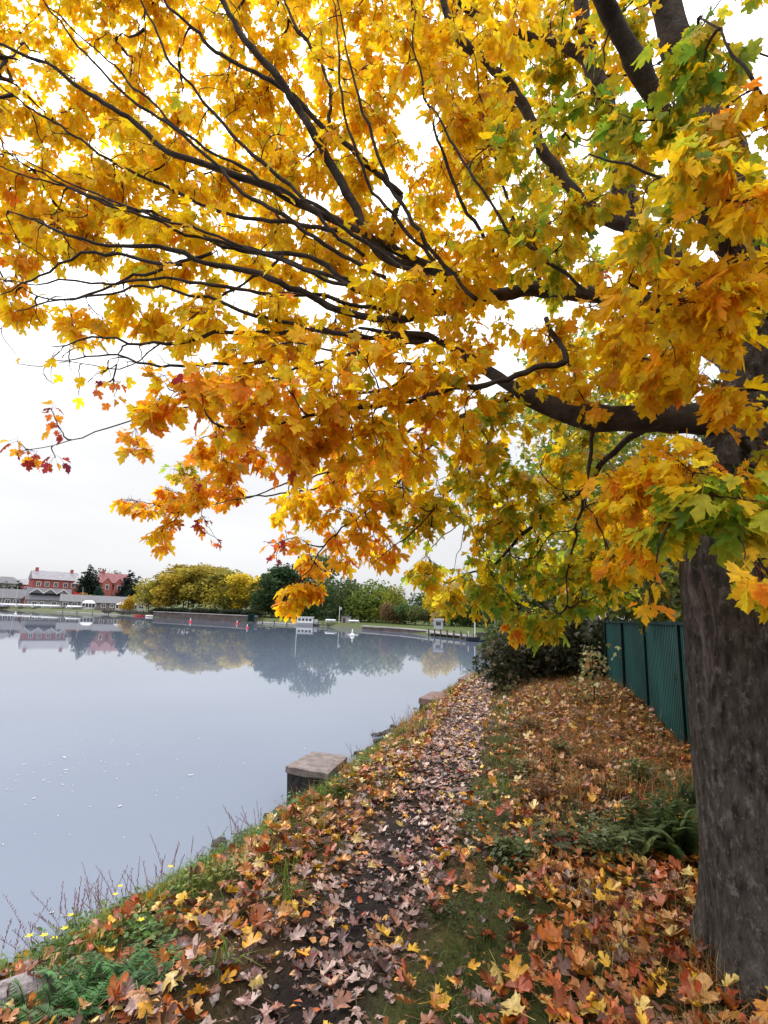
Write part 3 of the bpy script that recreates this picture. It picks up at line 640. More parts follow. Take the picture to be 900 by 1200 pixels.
 ((1.22, 3.9, 2.62), (0.42, 0.42, 0.36), 26, 'M'),
 ((1.03, 4.2, 2.02), (0.4, 0.4, 0.34), 30, 'L'),
 ((1.5, 4, 2.08), (0.38, 0.38, 0.32), 28, 'L'),
 ((0.69, 4.4, 1.88), (0.24, 0.24, 0.2), 14, 'M'),
 ((0.37, 4.4, 2), (0.15, 0.15, 0.13), 8, 'M'),
 ((1.26, 4.1, 1.73), (0.25, 0.25, 0.21), 14, 'L'),
 ((1.58, 3.9, 1.89), (0.2, 0.2, 0.17), 10, 'L'),
 ((0.7, 3.9, 2.83), (0.35, 0.35, 0.3), 20, 'M'),
 ((1.2, 3.6, 2.89), (0.32, 0.32, 0.27), 16, 'M'),
 ((1.56, 3.5, 2.39), (0.28, 0.28, 0.24), 15, 'H'),
 ((1.02, 4.2, 1.57), (0.08, 0.08, 0.07), 3, 'G'),
 ((1.46, 3.1, 2), (0.13, 0.13, 0.11), 6, 'G'),
 ((1.47, 3.4, 2.03), (0.2, 0.2, 0.17), 9, 'M'),
 ((1.28, 2, 2.17), (0.14, 0.14, 0.12), 9, 'L'),
 ((1.16, 2.1, 2.1), (0.1, 0.1, 0.09), 5, 'L'),
 ((1.25, 2.2, 2.33), (0.15, 0.15, 0.13), 6, 'H'),
 ((1.36, 1.9, 2.07), (0.08, 0.08, 0.07), 4, 'L'),
 ((1.23, 2.5, 2.06), (0.1, 0.1, 0.09), 4, 'G'),
 ((1.27, 2.5, 1.75), (0.03, 0.03, 0.03), 1, 'G'),
 ((1.22, 1.75, 1.82), (0.03, 0.03, 0.03), 1, 'G'),
 ((1.2, 2.5, 2.35), (0.2, 0.2, 0.17), 9, 'H'),
 ((1.44, 2, 2.28), (0.06, 0.06, 0.05), 2, 'G'),
 ((1.33, 1.95, 2.04), (0.06, 0.06, 0.05), 2, 'L'),
 ((1.23, 2.9, 3.13), (0.32, 0.32, 0.27), 20, 'H'),
 ((1.33, 2.5, 3.08), (0.28, 0.28, 0.24), 18, 'H'),
 ((1.4, 2.2, 2.83), (0.2, 0.2, 0.17), 6, 'H'),
 ((1.28, 2.1, 3.1), (0.26, 0.26, 0.22), 16, 'H'),
 ((1.34, 1.8, 2.98), (0.18, 0.18, 0.15), 8, 'H'),
 ((1.22, 2.6, 3.49), (0.28, 0.28, 0.24), 16, 'H'),
 ((1.27, 1.7, 3.21), (0.18, 0.18, 0.15), 8, 'H'),
 ((1.16, 1.9, 3.38), (0.24, 0.24, 0.2), 14, 'M'),
 ((1.06, 2.4, 3.84), (0.26, 0.26, 0.22), 14, 'M'),
 ((0.92, 2.8, 3.96), (0.3, 0.3, 0.26), 16, 'M'),
 ((1.25, 2.2, 4.16), (0.26, 0.26, 0.22), 13, 'L'),
 ((1.07, 2.6, 4.54), (0.28, 0.28, 0.24), 12, 'L'),
 ((0.77, 3, 4.63), (0.3, 0.3, 0.26), 14, 'M'),
 ((1.54, 1.9, 3.84), (0.16, 0.16, 0.14), 6, 'G'),
 ((1.47, 2.1, 4.41), (0.2, 0.2, 0.17), 10, 'L'),
 ((1.35, 2.7, 5.3), (0.2, 0.2, 0.17), 8, 'M'),
 ((0.48, 3, 5.16), (0.3, 0.3, 0.26), 12, 'Y'),
 ((1.43, 2, 3.81), (0.18, 0.18, 0.15), 8, 'M'),
 ((0.58, 3.2, 4.07), (0.3, 0.3, 0.26), 14, 'Y'),
 ((0.06, 3.1, 3.79), (0.25, 0.25, 0.21), 10, 'Y'),
 ((1.53, 2.2, 2.63), (0.1, 0.1, 0.09), 3, 'G'),
 ((1.37, 2.6, 2.94), (0.15, 0.15, 0.13), 5, 'G'),
 ((0.83, 3.2, 6.03), (0.25, 0.25, 0.21), 8, 'Y'),
 ((0.2, 3.3, 5.97), (0.3, 0.3, 0.26), 12, 'Y'),
 ((2.08, 2.2, 3.38), (0.4, 0.4, 0.3), 18, 'M'),
 ((2.39, 2.3, 4.37), (0.4, 0.4, 0.3), 18, 'M'),
 ((2.15, 2.4, 2.61), (0.4, 0.4, 0.3), 18, 'M'),
 ((3.08, 2.8, 3.31), (0.4, 0.4, 0.3), 18, 'M'),
 ((3.67, 3, 5.02), (0.4, 0.4, 0.3), 18, 'M'),
 ((2.58, 2.6, 5.9), (0.4, 0.4, 0.3), 18, 'M'),
 ((2.37, 3, 6.68), (0.4, 0.4, 0.3), 18, 'M'),
 ((1.92, 2.3, 2.01), (0.4, 0.4, 0.3), 18, 'M'),
]
PADS += [((3.6, 3.8, 5.0), (1.0, .9, .8), 24, 'Y'), ((4.6, 4.4, 5.6), (.9, .9, .8), 18, 'Y'), ((2.8, 5.0, 4.9), (.9, .9, .7), 24, 'Y'), ((3.0, 6.2, 5.0), (.8, .8, .7), 18, 'M'),
         ((1.8, .8, 5.4), (1.0, .9, .6), 24, 'Y'), ((1.0, -.5, 5.9), (.9, .9, .6), 15, 'Y'), ((4.0, 1.4, 4.9), (.9, .9, .7), 21, 'M'), ((4.8, .6, 5.1), (.8, .8, .6), 15, 'M'),
         ((.6, 2.1, 5.7), (1.0, .8, .6), 24, 'Y'), ((-1.0, 1.3, 6.3), (1.0, .8, .5), 18, 'Y'), ((2.2, 3.0, 6.6), (1.2, 1.2, .8), 24, 'Y'), ((1.0, 3.6, 7.0), (1.2, 1.0, .8), 24, 'Y'),
         ((.2, 3.6, 6.2), (1.0, .9, .6), 24, 'Y'), ((3.0, 2.2, 4.4), (.7, .6, .6), 15, 'M'), ((3.3, 3.4, 3.7), (.6, .6, .5), 15, 'M')]
tg, tp = [], []
for c, rr, n, pal in PADS:
    q = rng.normal(size=(n, 3)); q /= np.linalg.norm(q, axis=1, keepdims=True); q *= rng.uniform(.1, 1, (n, 1)) ** .45
    tg.append(np.array(c) + q * np.array(rr)); tp += [pal] * n
tg = np.concatenate(tg); tp = np.array(tp)
node_p = np.array(node_p); node_d = np.array(node_d)
d0 = np.array([np.min(((node_p - g_) ** 2).sum(1)) for g_ in tg])
order = np.argsort(d0)
cap = len(node_p) + len(tg) * 4
NP_ = np.zeros((cap, 3)); ND = np.zeros((cap, 3)); NC = np.zeros(cap); NT = np.full(cap, -1); nn = len(node_p)
NP_[:nn] = node_p; ND[:nn] = node_d
twigs = []; par = []; tips = []
for ti in order:
    g_ = tg[ti]; df = g_ - NP_[:nn]; L = np.sqrt((df ** 2).sum(1)) + 1e-6
    cosang = (df * ND[:nn]).sum(1) / L
    cost = L * (1.25 - .35 * cosang) + NC[:nn] * .3
    b = int(np.argmin(cost)); p0 = NP_[b]; L0 = L[b]
    if L0 > 1.6: continue
    m1 = p0 + ND[b] * L0 * .3 + (g_ - p0) * .12; m2 = p0 * .3 + g_ * .7 + np.array([0, 0, .06 * L0]) + rng.normal(0, .05 * L0, 3)
    tt = np.linspace(0, 1, 6)[:, None]
    C = (1 - tt) ** 3 * p0 + 3 * (1 - tt) ** 2 * tt * m1 + 3 * (1 - tt) * tt ** 2 * m2 + tt ** 3 * g_
    C[1:-1] += rng.normal(0, .025 * min(L0, .5), (4, 3))
    dd = np.gradient(C, axis=0); dd /= np.linalg.norm(dd, axis=1, keepdims=True) + 1e-9
    ix = len(twigs); twigs.append(C); par.append(NT[b])
    tips.append((g_, dd[-1], tp[ti], L0))
    for k_ in (2, 3, 4, 5):
        NP_[nn] = C[k_]; ND[nn] = dd[k_]; NC[nn] = NC[b] + L0 * k_ / 5; NT[nn] = ix; nn += 1
load = np.ones(len(twigs))
for i in range(len(twigs) - 1, -1, -1):
    if par[i] >= 0: load[par[i]] += load[i]
tw = Pool()
for C, ld in zip(twigs, load):
    r0_ = .0027 * ld ** .45 + .001; V, T = tube_np(C, np.linspace(r0_, .0017, 6), 4); tw.add(V, T)
crown = empty('crown', (0, 0, 0), 0, maple)
o = link('twigs', mesh_np('twigs', np.concatenate(tw.V) - ORG, np.concatenate(tw.T), M_twig, None, True)); o.parent = crown; tag(o, kind='stuff')

# leaves at the twig ends
pos, tip, nrm, siz, pl = [], [], [], [], []
for (g_, d_, pal, L0), C in zip(tips, twigs):
    m = int(rng.integers(8, 13))
    if pal == 'R': m = int(rng.integers(2, 5))
    if pal == 'B': m = int(rng.integers(0, 2))
    for k_ in range(m):
        f = rng.uniform(.35, 1.0) ** .6; base = C[min(5, int(f * 5))] if k_ > 2 else g_
        az = rng.uniform(0, 2 * math.pi); h = np.array([math.cos(az), math.sin(az), 0]); h = h + d_ * .6; h[2] *= .3; h /= np.linalg.norm(h) + 1e-9
        dn = math.radians(rng.uniform(5, 75)); td = h * math.cos(dn) + np.array([0, 0, -1]) * math.sin(dn)
        nv = np.array([0, 0, 1.]) + h * rng.uniform(-.1, .7) + rng.normal(0, .38, 3)
        s = rng.uniform(.052, .108)
        if pal == 'R': s *= .7
        if pal == 'Y': s *= 1.14
        pos.append(base + td * s * .72 + rng.normal(0, .012, 3)); tip.append(td); nrm.append(nv); siz.append(s); pl.append(pal)
pos = np.array(pos); tip = np.array(tip); nrm = np.array(nrm); siz = np.array(siz); pl = np.array(pl)
dist = np.linalg.norm(pos - np.array(CAM), axis=1)
keep = dist > 1.15
pos, tip, nrm, siz, pl, dist = [q[keep] for q in (pos, tip, nrm, siz, pl, dist)]
M3 = frames(tip, nrm); M3[:, :, 0] *= rng.uniform(.72, 1.08, (len(pos), 1)); col = np.zeros((len(pos), 3))
for p_ in PAL:
    s = pl == p_; col[s] = palette(PAL[p_], s.sum())
colc = col * np.array([.88, 1.0, 1.0]); gmask = rng.random(len(pos)) < np.where(np.isin(pl, ['L', 'M']), .55, .08)
colc[gmask] = colc[gmask] * .45 + np.array([.16, .26, .03]) * .55
# the 300 leaves that show largest are single leaves
view = np.array(fwd); rel = pos - np.array(CAM); dep = rel @ view
inv = (dep > .3) & (np.abs(rel @ np.array(rt)) / np.maximum(dep, .1) < .72) & (np.abs(rel @ np.array(up)) / np.maximum(dep, .1) < .96)
score = np.where(inv, siz / np.maximum(dep, .3), 0); solo = np.argsort(-score)[:300]
rest = np.ones(len(pos), bool); rest[solo] = False
pool = Pool(); nearm = rest & (dist < 4.2); farm = rest & ~nearm
scatter(pool, HI, pos[nearm], M3[nearm], siz[nearm], col[nearm], colc[nearm])
scatter(pool, LO, pos[farm], M3[farm], siz[farm], col[farm], colc[farm])
o = link('foliage', mesh_np('foliage', np.concatenate(pool.V) - ORG, np.concatenate(pool.T), M_leaf, np.concatenate(pool.C))); o.parent = crown; tag(o, kind='stuff')
lme = [mesh_np('leaf', V, T, M_leafobj) for V, T, e in HI]
for i in solo:
    o = link('leaf', lme[int(rng.integers(0, len(lme)))], crown)
    o.matrix_local = Matrix.Translation(Vector(pos[i] - ORG)) @ Matrix(M3[i].tolist()).to_4x4() @ Matrix.Scale(float(siz[i]), 4)
    c = col[i] * .75 + colc[i] * .25; o.color = (*c, 1)
print('maple leaves', len(pos), 'twigs', len(twigs))

# ------------------------------------------------------------------ green metal fence on the right of the bank
M_fence = mat('green_sheet', (.004, .036, .034), .6, .5, 1.6, .15, 30, .2, stretch=(1, 1, .3))
M_post = mat('dark_post', (.002, .012, .011), .7, .3, 8, spec=.1)
fd = Vector((.23, .973, 0)).normalized(); f0 = Vector((2.93, 3.35, 0)); W = 1.72
fence = empty('metal_fence', (f0.x, f0.y, .1), math.atan2(fd.y, fd.x))
tag(fence, 'dark green ribbed metal panel fence along the top of the bank', 'fence')
pv, pf = [], []; ribs = 23
prof = []
for i in range(ribs):
    x0 = -.01 + i * (W + .02) / ribs; st = (W + .02) / ribs
    prof += [(x0, 0), (x0 + st * .28, 0), (x0 + st * .42, -.016), (x0 + st * .72, -.016), (x0 + st * .86, 0)]
prof.append((W + .01, 0))
for x, y in prof: pv += [(x, y, -.25), (x, y, 1.55), (x, y + .004, 1.55), (x, y + .004, -.25)]
for i in range(len(prof) - 1):
    a = i * 4; pf += [(a, a + 4, a + 5, a + 1), (a + 3, a + 2, a + 6, a + 7), (a + 1, a + 5, a + 6, a + 2)]
first = None
for i in range(8):
    if first is None: p_ = MB().add(pv, pf).build('panel', M_fence, fence); first = p_.data
    else: p_ = link('panel', first, fence)
    p_.location = (i * W, rng.normal(0, .006), .01 + rng.normal(0, .006)); p_.rotation_euler = (0, rng.normal(0, .004), rng.normal(0, .004))
    MB().box(-.03, .03, -.05, .012, -.35, 1.60).build('post', M_post, fence, (i * W, .03, 0))
    MB().box(.04, W - .04, -.02, .03, 1.552, 1.59).build('top_rail', M_post, fence, (i * W, .01, 0))

# ------------------------------------------------------------------ concrete mooring blocks and edge stones
M_conc = mat('old_concrete', (.15, .125, .12), .9, .45, 9, .8, 45, .2)
M_wetstone = mat('wet_stone', (.014, .0125, .012), .6, .6, 6, 1.0, 12, .3)
M_cap2 = mat('reddish_stone', (.13, .085, .08), .85, .35, 6, .6, 30, .2)
def block(corners, h, th, m1, label):
    c = np.array(corners); ctr = c.mean(0); root = empty('mooring_block', (ctr[0], ctr[1], ctr[2] - h))
    tag(root, label, 'block')
    q = c - ctr; vs = []; n = len(q)
    # cap with a chipped, slightly uneven outline
    ring = []
    for i in range(n):
        for k in range(8):
            p = q[i] + (q[(i + 1) % n] - q[i]) * k / 8; ring.append(p * (1 + rng.normal(0, .02)))
    m = len(ring); vs = [(p[0], p[1], h) for p in ring] + [(p[0] * 1.01, p[1] * 1.01, h - th * (1 + rng.normal(0, .08))) for p in ring]
    fs = [tuple(range(m)), tuple(range(2 * m - 1, m - 1, -1))] + [(i + m, (i + 1) % m + m, (i + 1) % m, i) for i in range(m)]
    MB().add(vs, fs).build('cap_slab', m1, root, bevel=.006)
    vs = []; lev = 5
    for l in range(lev):
        for i, p in enumerate(ring):
            s = .93 + rng.normal(0, .022); vs.append((p[0] * s, p[1] * s, (h - th - .004) * (1 - l / (lev - 1)) - .15 * (l / (lev - 1))))
    fs = [tuple(range(m))] + [(l * m + i, l * m + (i + 1) % m, (l + 1) * m + (i + 1) % m, (l + 1) * m + i) for l in range(lev - 1) for i in range(m)]
    MB().add(vs, [f[::-1] for f in fs]).build('rough_base', M_wetstone, root)
block([(-1.06, 6.7, -0.14), (-0.53, 6.46, -0.14), (-0.35, 7.25, -0.14), (-0.82, 7.45, -0.14)], .42, .07, M_conc, 'square weathered concrete block with pale flat top jutting into the lake')
block([(0.92, 12.36, -0.14), (1.43, 11.99, -0.14), (1.91, 13.38, -0.14), (1.32, 13.53, -0.14)], .42, .12, M_cap2, 'low reddish stone block at the waterline beside the bend of the path')
block([(2.4, 16.5, -0.14), (2.79, 15.98, -0.14), (3.54, 18.02, -0.14), (3.04, 18.38, -0.14)], .42, .14, M_cap2, 'farthest reddish stone block below the dark shrub')
def stone_mesh(seed):
    r = np.random.default_rng(seed); th = np.linspace(0, 2 * math.pi, 9)[:-1]; vs = []
    for k, (rr, z) in enumerate(((.7, -.5), (1, -.1), (.9, .3), (.5, .55))):
        for a in th: f = rr * (1 + r.normal(0, .13)); vs.append((f * math.cos(a), f * .75 * math.sin(a), z + r.normal(0, .06)))
    vs.append((0, 0, .62)); fs = [(k * 8 + i, k * 8 + (i + 1) % 8, (k + 1) * 8 + (i + 1) % 8, (k + 1) * 8 + i) for k in range(3) for i in range(8)] + [(24 + i, 24 + (i + 1) % 8, 32) for i in range(8)]
    me = bpy.data.meshes.new('edge_stone'); me.from_pydata(vs, [], fs); me.materials.append(M_wetstone); me.update(); return me
stm = [stone_mesh(i) for i in range(5)]
sh = SHORE[2:9]; seg = np.linalg.norm(np.diff(sh, axis=0), axis=1); cum = np.concatenate([[0], np.cumsum(seg)])
for i in range(46):
    d = rng.uniform(1, cum[-1] * .7) if i > 20 else rng.uniform(4, 9.5)
    x = np.interp(d, cum, sh[:, 0]) + rng.uniform(-.05, .3); y = np.interp(d, cum, sh[:, 1]) + rng.normal(0, .06); s = rng.uniform(.06, .15)
    o = link('edge_stone', stm[i % 5], None, (x, y, max(tz(x, y), -.6) + s * .2)); o.scale = (s, s * rng.uniform(.8, 1.2), s * rng.uniform(.6, .9)); o.rotation_euler = (rng.normal(0, .2), rng.normal(0, .2), rng.uniform(0, 6))
    tag(o, "dark wet stone edging the bank at the water's edge", 'stone', "stones along the water's edge")
gst = bpy.data.meshes.new('pale_stone'); gst = stm[1].copy(); gst.materials.clear(); gst.materials.append(mat('pale_stone', (.24, .21, .22), .85, .3, 8, .6, 30))
p = (-1.52, 2.71, -0.05); o = link('bank_stone', gst, None, (p[0], p[1], tz(p[0], p[1]) + .03)); o.scale = (.15, .12, .10); o.rotation_euler = (0, .1, .6)
tag(o, 'pale mauve grey stone half buried in the grass beside the feathery green weeds', 'stone')
p = (2.01, 5.39, 0.1); o = link('bank_stone', gst, None, (p[0], p[1], tz(p[0], p[1]) + .1)); o.scale = (.05, .05, .16); o.rotation_euler = (0, -.5, 1)
tag(o, 'small upright pale grey stone among the leaf litter below the fence', 'stone')

# ------------------------------------------------------------------ fallen leaves
CLEAR = [((-1.21, 2.72, -0.1), .27), ((-1.03, 2.79, -0.08), .13), ((-1.61, 3.11, -0.2), .2), ((-1.17, 3.16, -0.1), .2), ((-1.57, 3.87, -0.25), .25), ((-1.17, 3.73, -0.15), .2), ((2.18, 4.25, 0.1), .25), ((-0.93, 3.8, -0.1), .16), ((-0.32, 5.51, -0.05), .3), ((1.8, 4.63, 0.1), .25)]
def dens(P):
    u = path_u(P); s = shore_s(P); y = P[:, 1]
    patch = np.clip(.5 + .6 * np.sin(P[:, 0] * 3.1 + 1.9 * np.sin(P[:, 1] * 2.3)) + .4 * np.sin(P[:, 1] * 5.1 + P[:, 0] * 2), 0, 1)
    left = (150 + 150 * patch) * (.12 * sst(.2, .4, s) + .88 * sst(.5, 1.15, s))
    pth = 90 + 170 * patch * (.4 + .6 * sst(3.2, 5.5, y)) + 110 * sst(.2, .42, np.abs(u)) + 110 * sst(4.5, 7, y)
    right = 30 + 60 * patch + (180 + 90 * patch) * sst(.75, 1.1, u)
    right *= 1 + .05 * sst(5, 7, y) * (u > .9) - .5 * sst(10, 13, y)
    d = np.where(u < -.34, left, np.where(u < .34, pth, right))
    for c_, rad in CLEAR: d = d * (.12 + .88 * sst(rad * .6, rad, np.hypot(P[:, 0] - c_[0], P[:, 1] - c_[1])))
    return np.where(s < .12, 0, d) * (1 - sst(13, 18, y)) * (1 - .9 * sst(3.4, 5.5, P[:, 0] - .24 * y + .9))
nc = int(8.5 * 17 * 330 * 1.45)
cand = np.column_stack([rng.uniform(-3.5, 5, nc), rng.uniform(.8, 17.8, nc)])
cand = cand[rng.random(nc) < dens(cand) / 330]
fu = path_u(cand); fz_ = terrain(cand); onpath = np.abs(fu) < .34; n = len(cand)
tilt = np.where(onpath, .2, .62)
fn = np.column_stack([rng.normal(0, 1, n) * tilt, rng.normal(0, 1, n) * tilt, np.ones(n)])
az = rng.uniform(0, 2 * math.pi, n); ft = np.column_stack([np.cos(az), np.sin(az), rng.normal(0, .25, n) * tilt])
fp = np.column_stack([cand, fz_ + np.where(onpath, rng.uniform(.006, .022, n), rng.uniform(.012, .075, n) * (1 + 1.6 * sst(4.8, 6.5, cand[:, 1]) * (fu > .9)))])
fs_ = rng.uniform(.04, .10, n) * np.where(onpath, .82, 1) * np.where(rng.random(n) < .08, 1.25, 1)
PATHC = np.array([[.42, .25, .225], [.52, .35, .31], [.34, .18, .165], [.18, .09, .08], [.58, .42, .36], [.09, .045, .04], [.42, .18, .11], [.15, .09, .09], [.50, .25, .13]])
LITC = np.array([[.56, .15, .02], [.46, .10, .018], [.60, .20, .03], [.56, .29, .09], [.30, .075, .02], [.16, .05, .025], [.66, .27, .04], [.52, .22, .08], [.40, .07, .02], [.12, .05, .03]])
YELC = np.array([[.76, .44, .03], [.74, .36, .02], [.68, .48, .14]])
fc = np.where(onpath[:, None], PATHC[rng.integers(0, len(PATHC), n)], LITC[rng.integers(0, len(LITC), n)])
blend = (~onpath) & (np.abs(fu) < .75) & (rng.random(n) < .35); fc[blend] = PATHC[rng.integers(0, len(PATHC), blend.sum())]
ye = rng.random(n) < np.where(onpath, .07, .13); fc[ye] = YELC[rng.integers(0, 3, ye.sum())]
pinkred = (~ye) & onpath & (rng.random(n) < .03); fc[pinkred] = (.30, .05, .05)
fc = np.clip(fc * rng.uniform(.8, 1.15, (n, 1)), 0, .9)
fp[ye, 2] += .012
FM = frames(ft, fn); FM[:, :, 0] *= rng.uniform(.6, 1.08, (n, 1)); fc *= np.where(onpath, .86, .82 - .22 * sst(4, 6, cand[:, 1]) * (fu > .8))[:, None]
rel = fp - np.array(CAM); dep = rel @ np.array(fwd)
inv = (dep > .3) & (np.abs(rel @ np.array(rt)) / np.maximum(dep, .1) < .70) & (rel @ np.array(up) / np.maximum(dep, .1) > -.95)
sc_ = np.where(inv, fs_ / np.maximum(dep, .3) * (1 + .5 * ye), 0); solo = np.argsort(-sc_)[:300]
rest = np.ones(n, bool); rest[solo] = False
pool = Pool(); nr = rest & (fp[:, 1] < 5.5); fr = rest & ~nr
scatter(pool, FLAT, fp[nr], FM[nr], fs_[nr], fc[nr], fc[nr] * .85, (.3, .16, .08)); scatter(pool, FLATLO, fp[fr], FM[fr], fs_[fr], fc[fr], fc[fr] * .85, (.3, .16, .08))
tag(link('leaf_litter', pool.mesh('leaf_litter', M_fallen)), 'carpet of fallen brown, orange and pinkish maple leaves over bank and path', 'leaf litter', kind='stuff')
# torn leaf scraps and crumbs of mud on the path and between the leaves
nf = 26000; fcand = np.column_stack([rng.uniform(-2.8, 3.6, nf), rng.uniform(1.6, 12, nf)]); fcand = fcand[rng.random(nf) < np.clip(dens(fcand) / 160, .25, 1) * (shore_s(fcand) > .2)]; nf = len(fcand)
az = rng.uniform(0, 6.28, nf); q_ = Pool(); onp = np.abs(path_u(fcand)) < .5
scrap = [(np.array([(0, 0, 0), (.5, .2, .1), (.3, .8, .0), (-.2, 1, .15), (-.5, .4, .05)]), np.array([(0, 1, 2), (0, 2, 3), (0, 3, 4)]), np.ones(5)), (np.array([(0, 0, 0), (.25, .3, .2), (.1, 1, .1), (-.2, .6, .25)]), np.array([(0, 1, 2), (0, 2, 3)]), np.ones(4))]
fcc = np.where((rng.random(nf) < np.where(onp, .85, .3))[:, None], np.array([[.20, .12, .10], [.10, .06, .05], [.32, .21, .18], [.06, .04, .035], [.26, .15, .12]])[rng.integers(0, 5, nf)], LITC[rng.integers(0, len(LITC), nf)]) * rng.uniform(.7, 1.2, (nf, 1))
scatter(q_, scrap, np.column_stack([fcand, terrain(fcand) + rng.uniform(.003, .02, nf)]), frames(np.column_stack([np.cos(az), np.sin(az), rng.normal(0, .3, nf)]), np.column_stack([rng.normal(0, .4, nf), rng.normal(0, .4, nf), np.ones(nf)])), rng.uniform(.012, .05, nf), fcc, fcc)
tag(link('leaf_scraps', q_.mesh('leaf_scraps', M_fallen)), 'torn scraps and crumbs of decayed leaf trodden into the path', 'leaf litter', kind='stuff')
fme = [mesh_np('fallen_leaf', V, T, M_fallenobj) for V, T, e in FLAT]
MARKS = [((1.93, 2.98), 'the maple roots'), ((-1.16, 2.71, -0.1)[:2], 'the feathery green weeds'), ((-1.52, 2.71, -0.05)[:2], 'the mauve grey stone'), ((-1.61, 3.11, -0.2)[:2], 'the yellow flowered weeds'), ((2.18, 4.25, 0.1)[:2], 'the tall fern'), ((0.41, 3.3, 0)[:2], 'the mossy path edge')]
SHAPE = ['flat', 'cupped', 'drooping', 'folded', 'twisted']
for i in solo:
    v_ = int(rng.integers(0, len(fme))); o = link('fallen_leaf', fme[v_])
    o.matrix_world = Matrix.Translation(Vector(fp[i])) @ Matrix(FM[i].tolist()).to_4x4() @ Matrix.Scale(float(fs_[i]), 4)
    o.color = (*fc[i], 1)
    r_, g_, b_ = fc[i]
    cn = 'yellow' if ye[i] else 'dark red' if pinkred[i] else 'dark brown' if r_ < .24 else 'dusky pink' if onpath[i] or blend[i] else 'orange' if b_ < .07 and r_ > .34 else 'tan' if b_ >= .09 else 'rusty brown'
    where = 'lying on the bare muddy path' if onpath[i] else 'in litter between path and lake' if fu[i] < 0 else 'in litter between path and maple'
    md = [math.hypot(fp[i][0] - m_[0][0], fp[i][1] - m_[0][1]) for m_ in MARKS]; k_ = int(np.argmin(md))
    if md[k_] < (.62 if k_ == 0 else .3): where = 'close beside ' + MARKS[k_][1]
    sz = 'large' if fs_[i] > .092 else 'small' if fs_[i] < .07 else 'medium sized'
    tag(o, f'{sz} {SHAPE[v_]} {cn} fallen maple leaf {where}', 'leaf', f'{sz} {SHAPE[v_]} {cn} leaves {where}')
print('fallen', n)

# ------------------------------------------------------------------ grasses
def blades(n, region, acc, hmin, hmax, wid, cols, lean=.5, clump=0):
    P = np.column_stack([rng.uniform(region[0], region[1], n), rng.uniform(region[2], region[3], n)])
    if clump:
        cc = P[:max(8, n // clump)]; P = cc[rng.integers(0, len(cc), n)] + rng.normal(0, .045, (n, 2))
    P = P[rng.random(n) < acc(P)]; n = len(P); z = terrain(P); B = np.column_stack([P, z - .01])
    az = rng.uniform(0, 2 * math.pi, n); h = rng.uniform(hmin, hmax, n); ln = np.abs(rng.normal(0, lean, n))
    d = np.column_stack([np.cos(az), np.sin(az), np.zeros(n)]); sd_ = np.column_stack([-np.sin(az), np.cos(az), np.zeros(n)]) * (wid * rng.uniform(.6, 1.3, n))[:, None]
    m1 = B + d * (h * ln * .3)[:, None] + np.array([0, 0, 1]) * (h * .6)[:, None]; tp_ = B + d * (h * ln)[:, None] + np.array([0, 0, 1]) * (h * (1 - .25 * np.minimum(ln, 1.5)))[:, None]
    V = np.stack([B - sd_, B + sd_, m1 - sd_ * .7, m1 + sd_ * .7, tp_], 1).reshape(-1, 3)
    T = (np.array([(0, 1, 3), (0, 3, 2), (2, 3, 4)])[None] + (np.arange(n) * 5)[:, None, None]).reshape(-1, 3)
    C = np.array(cols)[rng.integers(0, len(cols), n)] * rng.uniform(.7, 1.25, (n, 1)); C = np.repeat(C, 5, 0)
    return V, T, C
GREEN = [(.08, .16, .02), (.12, .20, .025), (.05, .11, .02), (.18, .22, .03), (.22, .22, .04)]
DKGREEN = [(.05, .075, .02), (.065, .085, .025), (.04, .06, .02), (.10, .09, .03)]
TAWNY = [(.40, .17, .04), (.34, .12, .03), (.46, .24, .08), (.25, .12, .04), (.20, .17, .05), (.42, .20, .09)]
gp = Pool()
gp.add(*blades(60000, (-.4, 2.2, 1.5, 8), lambda P: np.exp(-((path_u(P) - .66) / .2) ** 2) * .95, .025, .075, .0028, DKGREEN + GREEN[:1], .9))
gp.add(*blades(9000, (.8, 3.2, 5, 14), lambda P: np.exp(-((path_u(P) - .6) / .16) ** 2), .04, .12, .006, [(.16, .18, .035), (.11, .14, .03), (.2, .19, .05)], .6))
gp.add(*blades(110000, (-3.4, 1.0, 1.5, 9), lambda P: sst(.02, .12, shore_s(P)) * (1 - sst(.7, 1.3, shore_s(P))) * .95, .05, .15, .0035, GREEN, .85, 26))
gp.add(*blades(9000, (-3, 1.2, 1.8, 9), lambda P: sst(.5, .8, shore_s(P)) * (path_u(P) < -.42) * .6, .06, .16, .0035, GREEN, .8, 60))
gp.add(*blades(6000, (0, 3.5, 8, 19), lambda P: sst(.1, .3, shore_s(P)) * (path_u(P) < -.35) * .9, .08, .25, .008, GREEN + TAWNY[3:], .5, 20))
gp.add(*blades(9000, (.6, 3.4, 2.2, 6.5), lambda P: (path_u(P) > .95) * .55, .05, .15, .003, DKGREEN + TAWNY, .9, 40))
gp.add(*blades(7000, (1.0, 4.2, 4, 9), lambda P: (path_u(P) > .9) * .6, .06, .2, .005, DKGREEN, .6, 50))
tag(link('grass', gp.mesh('grass', M_grass)), 'green grass tufts on both edges of the path and down the bank', 'grass', kind='stuff')
gp = Pool()
gp.add(*blades(30000, (1.0, 5.2, 5.2, 13), lambda P: sst(.7, 1.2, path_u(P)) * (1 - sst(2.9, 3.5, path_u(P))) * .95, .07, .30, .0032, TAWNY + DKGREEN + DKGREEN, 1.1, 14))
gp.add(*blades(14000, (1.0, 5.2, 5.0, 13), lambda P: sst(.8, 1.2, path_u(P)) * (1 - sst(2.9, 3.5, path_u(P))) * .9, .18, .42, .003, TAWNY + DKGREEN[:2], .8, 16))
